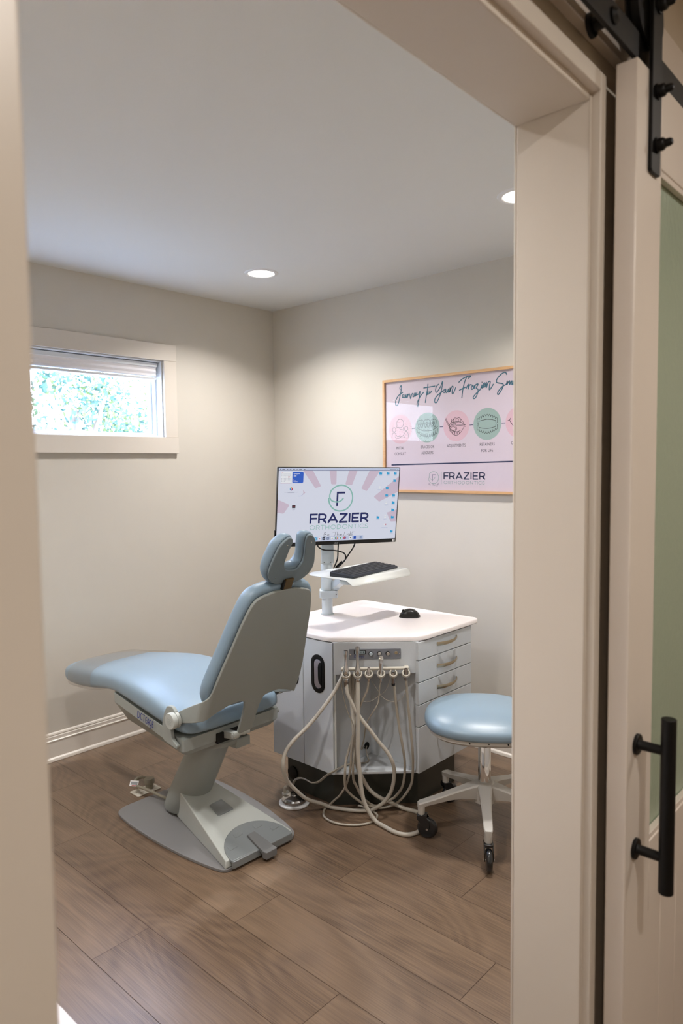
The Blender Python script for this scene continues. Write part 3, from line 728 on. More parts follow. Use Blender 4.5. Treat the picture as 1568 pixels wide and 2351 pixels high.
# round edged inspection button
bt = [(fx(1.155), -.030), (fx(1.190), -.043), (fx(1.222), -.038), (fx(1.228), 0), (fx(1.222), .038), (fx(1.187), .043), (fx(1.153), .034), (fx(1.150), 0)]
bt = smoothpts(roundpoly([(fx(1.153), -.030), (fx(1.222), -.037), (fx(1.222), .040), (fx(1.150), .034)], .006, 4), 1)
MB().prism(bt, -.002, .004, F=FW).build('cover_plug', PEDAL, cov, bevel=.0015)
# half round pedal panel wrapping over the front edge
pp = [(fx(1.441), -.146)] + [(fx(1.432)-math.sin(a)*.128, -.003-math.cos(a)*.142) for a in [PI*i/22 for i in range(1, 22)]] + [(fx(1.452), .140)]
ped = MB().prism(pp, -.006, .005, F=FW)
ped.prism([(1.436, YC-.146), (1.448, YC-.143), (1.458, YC+.137), (1.446, YC+.140)], .010, wz(1.44)+.003)
pedo = ped.build('pedal_panel', PEDAL, ch, bevel=.003, seg=3)
for (u_, v_) in ((1.385, -.100), (1.345, -.042), (1.350, .052), (1.392, .102)):
    MB().prism(roundpoly([(fx(u_)-.012, v_-.018), (fx(u_)+.012, v_-.020), (fx(u_)+.010, v_+.020), (fx(u_)-.012, v_+.016)], .006, 4), .004, .0064, F=FW).build('pedal_button', PEDAL, pedo, bevel=.0012)
lv = MB(); lv.prism([(fx(1.372), -.020), (fx(1.372), .016), (fx(1.43), .024), (fx(1.485), .026), (fx(1.485), -.028), (fx(1.43), -.026)], -.004, .013, F=FW)
lv.prism(roundpoly([(1.470, YC-.030), (1.494, YC-.028), (1.494, YC+.025), (1.470, YC+.027)], .004), .012, .040)
lv.build('pedal_lever', PEDALD, ch, bevel=.004, seg=3)
# leaning column
def oval(cx, cy, z, a, b, n=36): return [Vector((cx+a*math.cos(2*PI*i/n), cy+b*math.sin(2*PI*i/n), z)) for i in range(n)]
sl_ = (1.158-.936)/(.40-.03)
rs = [oval(.936+sl_*(z-.03)+dx, YC, z, a, b) for z, a, b, dx in ((.013, .066, .050, -.006), (.02, .084, .066, -.004), (.035, .094, .076, 0), (.10, .097, .081, 0), (.25, .090, .080, 0), (.40, .082, .078, 0))]
MB().rings(rs).build('column', SHELL, ch)
MB().lathe([(.092, .372), (.100, .374), (.102, .378), (.102, .392), (.094, .402)], (1.165, YC, 0), n=40).build('swivel_collar', SHELL, ch)
MB().prism([(1.17, YC+.02), (1.262, YC+.03), (1.262, YC+.100), (1.17, YC+.09)], .350, .388).build('collar_box', SHELL, ch, bevel=.004)
# seat pan
def panring(z_front, z_rear, x0, x1, w_, r):
    o_ = roundpoly([(x0, -w_*.93), (x1, -w_), (x1, w_), (x0, w_*.93)], r, 5)
    return [Vector((x, YC+y, z_front+(z_rear-z_front)*(x-.775)/(1.28-.775))) for x, y in o_]
pan = MB().rings([panring(.538, .470, .775, 1.285, .233, .012), panring(.500, .424, .775, 1.283, .233, .012), panring(.442, .402, .835, 1.268, .212, .02), panring(.405, .385, .90, 1.225, .15, .03)], smooth=False)
pan_o = pan.build('seat_pan', SHELL, ch, angle=20)
# brand lettering on the side of the pan, partly covered by the cushion
FL = frame((.985, YC-.2345, .4965), Vector((.49, 0, -.068)).normalized(), Vector((.068, 0, .49)).normalized(), (0, -1, 0))
lt = MB()
def st(x, glyph, h_=.026, w_=.015, sw=.0036):
    for s_ in glyph: ribbon(lt, [(x+a*w_, b*h_-.010) for a, b in s_], sw, FL, 0, h=.0007, sub=3 if len(s_) > 3 else 1)
st(0, [[(.1, 1), (.1, 0), (.7, .05), (1, .4), (.8, .85), (.35, 1.0)]]); st(.021, [[(1, .9), (.5, 1), (.1, .7), (.1, .3), (.5, 0), (1, .1)]]); st(.042, [[(.3, 1), (.3, 0)], [(0, 1), (.6, 1)]])
st(.056, [[(.9, .85), (.3, .85), (.3, .05), (.9, .05)], [(.3, .45), (.8, .45)]], w_=.012); st(.070, [[(.2, .05), (.2, .6), (.6, .85), (.9, .5), (.9, 0)], [(.2, .3), (.9, .3)]], w_=.013)
st(.085, [[(.9, .8), (.4, .85), (.1, .45), (.4, .05), (.9, .2), (.9, .45)], [(.9, .3), (.8, -.35), (.4, -.4)]], w_=.013); st(.101, [[(.9, .85), (.3, .85), (.3, .05), (.9, .05)], [(.3, .45), (.8, .45)]], w_=.012)
lt.build('lettering', BLUEINK, pan_o)
# seat cushion: lofted sections
ST = [(.200, .512, .492, .11), (.207, .526, .480, .135), (.225, .540, .472, .155), (.26, .551, .466, .172), (.32, .563, .463, .186), (.40, .575, .468, .192), (.50, .588, .480, .198), (.60, .603, .500, .205), (.68, .615, .516, .212), (.77, .626, .533, .222), (.86, .632, .526, .230),
      (.95, .628, .514, .235), (1.04, .616, .502, .237), (1.13, .598, .490, .237), (1.20, .583, .481, .236), (1.25, .572, .476, .233), (1.285, .560, .477, .226), (1.302, .545, .482, .214), (1.310, .525, .492, .195)]
def cushion_section(x, zt, zb, w_, grow=0.0, n=44):
    zm = zb+(zt-zb)*.42; out = []
    for i in range(n):
        a = 2*PI*i/n; c, s_ = math.cos(a), math.sin(a)
        ex = .62 if s_ > 0 else .45
        yy = (w_+grow)*math.copysign(abs(c)**.55, c)
        zz = zm+((zt-zm+grow) if s_ > 0 else (zm-zb+grow))*math.copysign(abs(s_)**ex, s_)
        out.append(Vector((x, YC+yy, zz)))
    return out
cu = MB().rings([cushion_section(*s_) for s_ in ST]).build('seat_cushion', VINYL, ch, subsurf=1, angle=60)
# clear sheet sleeve over the foot end
def interp(x):
    for a, b in zip(ST, ST[1:]):
        if a[0] <= x <= b[0]:
            t_ = (x-a[0])/(b[0]-a[0]); return [a[i]+(b[i]-a[i])*t_ for i in range(1, 4)]
fs = []
for x in (.335, .38, .43, .48, .53, .575):
    zt, zb, w_ = interp(x); fs.append(cushion_section(x, zt, zb, w_, .009))
MB().rings(fs, caps=False).build('foot_cover', SHEET, ch)

# backrest: local frame (y across, s up the slope, n toward the room side)
A0 = Vector((1.575, YC, .978)); dS = Vector((.13, 0, .305)).normalized(); nS = Vector((dS.z, 0, -dS.x))
FB = frame(A0, (0, 1, 0), dS, nS)
half = [(0, .050), (.055, .047), (.100, .038), (.126, .028), (.142, .008), (.152, -.020), (.166, -.075), (.180, -.150), (.196, -.225), (.208, -.285), (.216, -.330), (.224, -.352), (.236, -.368)]
# unrolled arm: u continues past .236 around the bend and forward to the pivot
arm_top = [(.253, -.386), (.291, -.427), (.330, -.471), (.356, -.503)]
arm_end = [(.372, -.523), (.376, -.540), (.362, -.553)]
arm_bot = [(.342, -.543), (.318, -.524), (.27, -.488), (.238, -.462), (.205, -.444), (.170, -.428), (.120, -.411), (.075, -.408)]
tong = [(.046, -.420), (.037, -.450), (.034, -.500), (.034, -.566), (.028, -.573)]
right = half + arm_top + arm_end + arm_bot + tong
left = [(-a, b) for a, b in reversed(right[1:])]
outl = right + left
def unroll(u, s_, off):
    # flat out to .205, then bend of radius .03 forward, then straight forward and slightly tracking the pivot height
    sg = 1 if u >= 0 else -1; a = abs(u); U0, Rb = .205, .030; L_ = Rb*PI/2
    if a <= U0: y = a; f = off
    elif a <= U0+L_:
        t_ = (a-U0)/Rb; y = U0+(Rb+off)*math.sin(t_); f = (Rb+off)*math.cos(t_)-Rb
    else: y = U0+Rb+off; f = -(a-U0-L_)-Rb
    return A0 + Vector((0, 1, 0))*(y*sg) + dS*s_ + nS*f
bm = bmesh.new()
vs = [bm.verts.new((a, b, 0)) for a, b in outl]; fc = bm.faces.new(vs)
for ucut in [.205+.0078*i for i in range(8)]+[.30, .34]:
    for sg in (1, -1):
        bmesh.ops.bisect_plane(bm, geom=bm.verts[:]+bm.edges[:]+bm.faces[:], plane_co=(ucut*sg, 0, 0), plane_no=(1, 0, 0))
bmesh.ops.triangulate(bm, faces=[f for f in bm.faces if len(f.verts) > 4])
bm.verts.index_update()
V2 = [(v.co.x, v.co.y) for v in bm.verts]; F2 = [tuple(v.index for v in f.verts) for f in bm.faces]
bedge = [(e.verts[0].index, e.verts[1].index) for e in bm.edges if len(e.link_faces) == 1]
bm.free()
sh_ = MB(); nV = len(V2); TH = .011
sh_.add([unroll(u, s_, 0) for u, s_ in V2] + [unroll(u, s_, -TH) for u, s_ in V2], [f for f in F2] + [tuple(i+nV for i in reversed(f)) for f in F2] + [(a, b, b+nV, a+nV) for a, b in bedge])
sh_.build('back_shell', SHELL, ch, angle=40, bevel=.0025)
# back cushion
cush = [(0, .066), (.060, .063), (.105, .055), (.136, .040), (.154, .014), (.165, -.020), (.178, -.075), (.192, -.150), (.207, -.225), (.219, -.285), (.226, -.330), (.222, -.372), (.200, -.405), (.150, -.425), (.08, -.432)]
co = cush + [(0, -.434)] + [(-a, b) for a, b in reversed(cush[1:])]
co = smoothpts(co, 2)
prof = [(-.013, -.016), (-.0135, -.006), (-.018, .000), (-.030, .004), (-.045, .004), (-.060, -.002), (-.072, -.014), (-.080, -.032), (-.084, -.060)]
def pad(outline, prof, F):
    rs = []
    for h_, d_ in prof:
        o_ = offset(outline, d_); rs.append([F @ Vector((a, b, h_)) for a, b in o_])
    return rs
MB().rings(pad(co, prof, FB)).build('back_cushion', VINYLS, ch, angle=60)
# arm pivots and brackets
for sg in (-1, 1):
    yy = YC+sg*.243
    br = [(1.186, .452), (1.268, .438), (1.272, .452), (1.240, .470), (1.232, .520), (1.262, .548), (1.268, .575), (1.245, .592), (1.215, .588), (1.196, .560), (1.180, .515)]
    FBk = frame((0, yy, 0), (1, 0, 0), (0, 0, 1), (0, -1, 0))
    MB().prism(roundpoly(br, .008, 4), -.006, .008, F=FBk).build('pivot_bracket', SHELL, ch, bevel=.002)
    pv = MB(); ax = (0, sg, 0); c0 = Vector((1.258, yy-sg*.004, .545))
    pv.lathe([(.030, 0), (.030, .012), (.027, .0125), (.027, .0145), (.030, .015), (.030, .029), (.028, .032), (.001, .032)], c0, ax, n=36)
    kn = pv.build('pivot_knob', SHELLC, ch)
    if sg < 0:
        Fk = frame(c0+Vector((0, sg*.032, 0)), (1, 0, 0), (0, 0, 1), (0, -1, 0)); em = MB()
        for cx_ in (-.010, 0, .010): ribbon(em, circle(cx_, .004, .0045, 14), .0012, Fk, 0, closed=True, h=.0006)
        for cx_ in (-.006, .006): ribbon(em, circle(cx_, -.008, .0055, 14), .0012, Fk, 0, closed=True, h=.0006)
        em.build('emblem', SHELL, kn)
# cross hinge at the foot of the tongue
hg = MB(); hp = A0+dS*(-.578)+nS*(-.006)
hg.cyl(hp+Vector((0, -.052, 0)), hp+Vector((0, -.030, 0)), .0135); hg.cyl(hp+Vector((0, -.006, 0)), hp+Vector((0, .024, 0)), .0105)
hg.cyl(hp+Vector((0, -.056, 0)), hp+Vector((0, .022, 0)), .0085)
hgo = hg.build('tilt_hinge', SHELLC, ch, bevel=.001)
MB().prism([(hp.x-.10, hp.z-.030), (hp.x-.004, hp.z-.014), (hp.x+.010, hp.z), (hp.x-.002, hp.z+.013), (hp.x-.10, hp.z+.004)], 0, .024, F=frame((0, YC-.030, 0), (1, 0, 0), (0, 0, 1), (0, -1, 0))).build('hinge_link', SHELLC, hgo, bevel=.003)
MB().prism([(1.245, YC-.085), (1.292, YC-.085), (1.292, YC+.02), (1.245, YC+.02)], .414, .452).build('link_slot', DARK, pan_o)
# headrest: horseshoe
A1 = Vector((1.605, YC, 1.072)); dH = Vector((.064, 0, .108)).normalized(); nH = Vector((dH.z, 0, -dH.x))
FH = frame(A1, (0, 1, 0), dH, nH)
hp_ = [(-0.1002, 0.0251), (-0.1042, 0.0622), (-0.1019, 0.0996), (-0.0981, 0.1331), (-0.0868, 0.1537), (-0.0722, 0.1673), (-0.061, 0.1678), (-0.0506, 0.16), (-0.0458, 0.1475), (-0.0463, 0.1236), (-0.0468, 0.0995), (-0.0461, 0.0768), (-0.0436, 0.0607), (-0.0368, 0.0457), (-0.0234, 0.0313), (-0.0047, 0.025), (0.0198, 0.0241), (0.0374, 0.0297), (0.0444, 0.045), (0.0461, 0.0628), (0.0388, 0.0906), (0.0249, 0.1276), (0.017, 0.1563), (0.0217, 0.1714), (0.0344, 0.1701), (0.0488, 0.1617), (0.0658, 0.1442), (0.077, 0.1217), (0.0928, 0.0839), (0.1069, 0.0492), (0.1103, 0.021), (0.1026, -0.002), (0.0824, -0.0213), (0.0554, -0.03), (0.0255, -0.0316), (-0.0151, -0.0304), (-0.046, -0.0271), (-0.0697, -0.0169), (-0.0866, 0.0001)]
hs = smoothpts(hp_, 3)
hso = MB().prism(hs, -.010, 0, F=FH).build('headrest_plate', HEADP, ch, angle=50, bevel=.0025)
for a, b in ((-0.0657, 0.1387), (0.0463, 0.1406), (-0.0598, 0.0021), (0.0858, 0.0042)):
    MB().lathe([(.0022, 0), (.0022, .0006), (.0012, .0012), (.0001, .0012)], A1+Vector((0, a, 0))+dH*b, nH, n=12).build('screw', CHROME, hso)
prh = [(-.0105, -.004), (-.011, .001), (-.015, .005), (-.024, .008), (-.036, .008), (-.047, .004), (-.055, -.003), (-.060, -.012)]
hr_ = []
for h_, d_ in prh:
    hr_.append([FH @ Vector((a, b+(h_+.0105)*.38*max(0.0, (b-.03)/.13), h_)) for a, b in offset(hs, d_)])
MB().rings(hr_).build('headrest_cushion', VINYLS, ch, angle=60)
mb = MB(); mb.box((-.010, .020, -.010), (.028, .090, -.0035), F=FB); mb.build('headrest_strap', BRONZE, ch, bevel=.001)
MB().box((-.017, .040, -.016), (-.010, .085, -.0035), F=FB).build('strap_sleeve', DARK, ch)
# mains lead to the floor box
MB().tube([(.86, YC-.01, .03), (.80, -1.425, .030), (.74, -1.44, .040), (.70, -1.452, .045), (.655, -1.455, .042), (.622, -1.447, .044), (.594, -1.425, .045), (.592, -1.398, .044), (.608, -1.383, .041), (.630, -1.383, .038)], .0065, n=10).build('power_cord', mat('cord_grey', '#8F8878', .5), ch)
mb = MB(); F_ = frame((.640, -1.462, .050), Vector((.8, .55, 0)).normalized(), Vector((-.3, .45, .75)).normalized(), Vector((.35, -.5, .8)).normalized())
mb.box((-.020, -.010, 0), (.020, .014, .0008), 0, F=F_); mb.box((-.016, -.004, .0008), (.016, .009, .0010), 1, F=F_); mb.box((-.010, -.008, .0008), (.013, -.005, .0010), 2, F=F_)
mb.build('warning_tag', [WHITE, mat('tag_grey', '#8C8F92', .6), mat('tag_red', '#A8423C', .6)], ch)
fb = thing('floor_outlet', 'small beige floor outlet plate with a hooded plug under the chair', 'floor outlet', (.64, -1.405, 0))
FO = frame((.640, -1.405, 0), (1, 0, 0), (0, 1, 0), (0, 0, 1))
MB().prism(rrect(-.036, -.060, .036, .060, .006), .0002, .004, F=FO).build('plate', CREAM, fb, bevel=.001)
MB().lathe([(.018, .004), (.0185, .026), (.024, .030), (.024, .045), (.020, .051), (.001, .052)], (.640, -1.385, 0), n=28).build('hooded_plug', mat('plug_shaded_cream', '#8F8878', .5), fb)  # cream plug, its colour darkened for the shade under the chair
for y in (-.047, .047): MB().lathe([(.003, .004), (.003, .0048), (.0005, .005)], (.640, -1.405+y, 0), n=10).build('screw', DARK, fb)

# ================================================================== CART
ct = thing('dental_cart', 'white delivery cart with chamfered front, drawers and speckled top', 'dental cart', (1.35, -.66, 0))
ZB, ZT, TT = .168, .728, .750
FLc, FRc = (1.435, -.998), (1.690, -.755)
ux = Vector((FRc[0]-FLc[0], FRc[1]-FLc[1], 0)); LD = ux.length; ux.normalize(); nx = Vector((ux.y, -ux.x, 0))
FD = frame((FLc[0], FLc[1], 0), ux, (0, 0, 1), nx)       # chamfer front plane: u along, v = height
# carcass with open bay behind the chamfer
th = .016
mb = MB()
mb.box((1.055, -.360-th, ZB), (1.675, -.360, ZT))                       # back
mb.box((1.055, -.980, ZB), (1.071, -.376, ZT))                          # left end
mb.box((1.071, -.980, ZB), (1.409, -.376, ZB+.010)); mb.box((1.409, -.745, ZB), (1.675, -.376, ZB+.010))
mb.box((1.409, -.980, ZB+.010), (1.4185, -.745, ZT))                     # bay left wall
mb.box((1.409, -.745, ZB+.010), (1.672, -.735, ZT))                      # bay back wall
mb.prism([(1.4185, -.990), (1.4300, -.9985), (1.688, -.7535), (1.676, -.745), (1.4185, -.745)], ZB, .1775)   # bay floor shelf
mb.prism([(1.4185, -.990), (1.4300, -.9985), (1.688, -.7535), (1.676, -.745), (1.4185, -.745)], ZT-.004, ZT)
mb.build('carcass', LAMI, ct, bevel=.0008)
# stiles beside the bay and the upper fascia
MB().box((0.0, .594, -.014), (LD-.0045, ZT-.001, 0), F=FD).build('front_fascia', LAMI, ct, bevel=.0008)
MB().box((0.0, .1775, -.012), (.008, .594, 0), F=FD).build('stile', LAMID, ct); MB().box((LD-.008, .1775, -.012), (LD-.001, .594, 0), F=FD).build('stile', LAMID, ct)
# left doors with slotted grips
def door_with_grip(x0, x1, gx):
    y0, y1 = -1.0, -.981; z0, z1 = ZB-.002, ZT-.004
    F = frame((0, y0, 0), (1, 0, 0), (0, 0, 1), (0, -1, 0)); d = MB().box((x0, z0, -.018), (x1, z1, 0), F=F)
    do = d.build('door', LAMI, ct, bevel=.0012)
    outer = rrect(gx-.0385, .500, gx+.0385, .664, .038, 8); inner = rrect(gx-.0225, .520, gx+.0225, .644, .0224, 8)
    g = MB(); n_ = len(outer)
    rsr = [[F @ Vector((a, b, h_)) for a, b in o_] for o_, h_ in ((outer, 0), (outer, .0022), (offset(outer, -.002), .0035), (offset(inner, .002), .0035), (inner, .0020), (inner, -.012))]
    g.rings(rsr, 0, caps=False); go = g.build('grip_ring', BLACK, do)
    MB().prism(offset(inner, .0005), .0004, .0010, F=F).build('grip_recess', mat('grip_mirror', '#B9AEB4', .25, metal=.6), go)
    # dark thumb latch
    lt_ = [(gx+.0218, .635), (gx+.0218, .532), (gx+.006, .552), (gx+.004, .575), (gx+.004, .612), (gx+.010, .630)]
    MB().prism(roundpoly(lt_, .004, 3), .0010, .006, F=F).build('latch', BLACK, go, bevel=.001)
door_with_grip(1.257, 1.4290, 1.346); door_with_grip(1.058, 1.254, 1.190)
# drawers
zs = [ZT-.002, .6475, .5545, .4600, .3665, ZB]
for i in range(5):
    z1, z0 = zs[i]-.0020, zs[i+1]+.0020
    dr = MB().box((1.678, -.7635, z0), (1.695, -.3600, z1)).build('drawer', LAMI, ct, bevel=.0010)
    zc = (.698, .603, .511, .418, .30)[i]
    pts = []
    hb = MB(); rsx = []
    for k in range(17):
        t_ = k/16; y = -.6325+t_*.150; out = .002+.026*math.sin(PI*min(1, t_*1.02))**.7 if 0 < t_ < 1 else .001
        w_ = .0085-.0035*t_; th_ = .0022+.0012*t_
        c = Vector((1.695+out, y, zc-.004+.008*t_))
        rsx.append([c+Vector((th_, 0, w_*.3)), c+Vector((th_*.3, 0, w_)), c+Vector((-th_, 0, w_*.6)), c+Vector((-th_, 0, -w_*.6)), c+Vector((th_*.3, 0, -w_)), c+Vector((th_, 0, -w_*.3))])
    hb.rings(rsx).build('drawer_handle', NICKEL, dr)
# plinth and casters
mb = MB(); mb.prism([(1.09, -.945), (1.378, -.945), (1.638, -.697), (1.638, -.41), (1.09, -.41)], .0, ZB-.002)
mb.build('plinth', KICK, ct, bevel=.002)
MB().lathe([(.030, 0), (.030, .006), (.024, .008), (.001, .008)], (1.125, -.945, .070), (0, -1, 0), n=28).build('plinth_port', BLACK, ct)
# worktop with a raised drip rim
tp = roundpoly([(.993, -1.006), (1.420, -1.006), (1.700, -.748), (1.700, -.297), (.993, -.297)], [.03, .05, .05, .03, .05], 8)
mb = MB()
lv_ = [(0, -.003, TT-.022), (0, 0, TT-.019), (0, 0, TT-.006), (0, -.003, TT-.0015), (0, -.006, TT), (0, -.012, TT), (0, -.017, TT-.003), (0, -.020, TT-.003)]
mb.rings([[Vector((a, b, z)) for a, b in offset(tp, d_)] for _, d_, z in lv_]); top_o = mb.build('worktop', TOP, ct, angle=35)
TZ = TT-.003
# control strip on the fascia
cp = MB(); cp.prism(rrect(.064, .657, .278, .701, .003), .0005, .0035, F=FD); cpo = cp.build('control_panel', PANELG, ct, bevel=.0008)
mb = MB(); mb.box((.085, .679, .0035), (.132, .696, .0050), 0, F=FD); mb.box((.088, .682, .0050), (.129, .693, .0052), 1, F=FD)
for i in range(6): mb.box((.091+.006*i, .6835, .0052), (.0945+.006*i, .6915, .0053), 2, F=FD)
mb.build('display', [BLACK, mat('lcd', '#9FB0B6', .3), mat('lcd_dark', '#3E4650', .4)], cpo)
mb = MB()
for cx_, y_ in ((.087, .672), (.097, .671), (.107, .671), (.117, .672)): pass
ribbon(mb, [(.087, .676), (.085, .666), (.092, .667), (.094, .674), (.089, .676)], .0012, FD, 0, h=.0042, sub=3); ribbon(mb, [(.103, .672), (.098, .672), (.098, .667), (.103, .668)], .0012, FD, 0, h=.0042, sub=3)
ribbon(mb, [(.108, .672), (.105, .668), (.109, .668), (.110, .676), (.110, .667)], .0012, FD, 0, h=.0042, sub=2); ribbon(mb, [(.117, .672), (.113, .669), (.117, .667), (.118, .672), (.116, .660)], .0012, FD, 0, h=.0042, sub=2)
ribbon(mb, [(.124, .672), (.121, .672), (.121, .667), (.125, .668)], .0012, FD, 0, h=.0042, sub=2)
mb.build('panel_lettering', BLUEINK, cpo)
for u_, m_ in ((.154, mat('button_blue', '#AEBAC2', .4)), (.189, STEEL), (.224, STEEL)):
    P = FD @ Vector((u_, .681, .0035)); MB().lathe([(.0095, 0), (.0095, .003), (.0085, .0038)], P, nx, n=24).build('button_collar', BLACK, cpo)
    MB().lathe([(.0072, .003), (.0072, .0085), (.0060, .0095), (.001, .0095)], P, nx, n=24).build('push_button', m_, cpo)
MB().lathe([(.0070, 0), (.0070, .002), (.0052, .0025), (.0052, .006), (.0036, .006), (.0036, .003), (.001, .003)], FD @ Vector((.258, .683, .0035)), nx, n=20).build('quick_connect', NICKEL, cpo)
for u_ in (.070, .2715): MB().lathe([(.003, 0), (.0025, .0012), (.001, .0014)], FD @ Vector((u_, .678, .0035)), nx, n=12).build('screw', CHROME, cpo)
# holder bar with six open rings
mb = MB(); mb.cyl(FD @ Vector((.030, .623, .022)), FD @ Vector((.308, .623, .022)), .0072, n=16)
for u_ in (.045, .300): mb.box((u_-.008, .608, 0), (u_+.008, .628, .022), F=FD)
hbar = mb.build('holder_bar', CREAM, ct, bevel=.001)
HU = [.050, .097, .142, .192, .242, .294]
for i, u_ in enumerate(HU):
    c = FD @ Vector((u_, .608, .046)); r_ = .0185 if i < 2 else .0170
    ring = MB(); rs = []
    for k in range(33):
        a = math.radians(125+290*k/32); d = ux*math.cos(a-PI/2*0)+nx*0
        # ring stands nearly upright, tilted back toward the bar
        e1 = ux; e2 = (Vector((0, 0, 1))*.80-nx*.60).normalized(); e3 = e1.cross(e2)
        ctr = c + (e1*math.cos(a-math.radians(0))+e2*math.sin(a))*r_*.80
        rd = (e1*math.cos(a)+e2*math.sin(a)); q = []
        for j in range(10):
            b = 2*PI*j/10; q.append(ctr+rd*math.cos(b)*.0042+e3*math.sin(b)*.0105)
        rs.append(q)
    ring.rings(rs).build('tool_holder', CREAM, hbar)
# cable grommet in the bay
MB().lathe([(.0165, -.001), (.0165, .002), (.012, .003), (.012, -.001)], (1.4185, -.775, .220), (1, 0, 0), n=20).build('grommet', BLACK, ct)
MB().lathe([(.012, .0), (.012, .0012), (.001, .0012)], (1.4185, -.775, .220), (1, 0, 0), n=20).build('grommet_hole', DARK, ct)

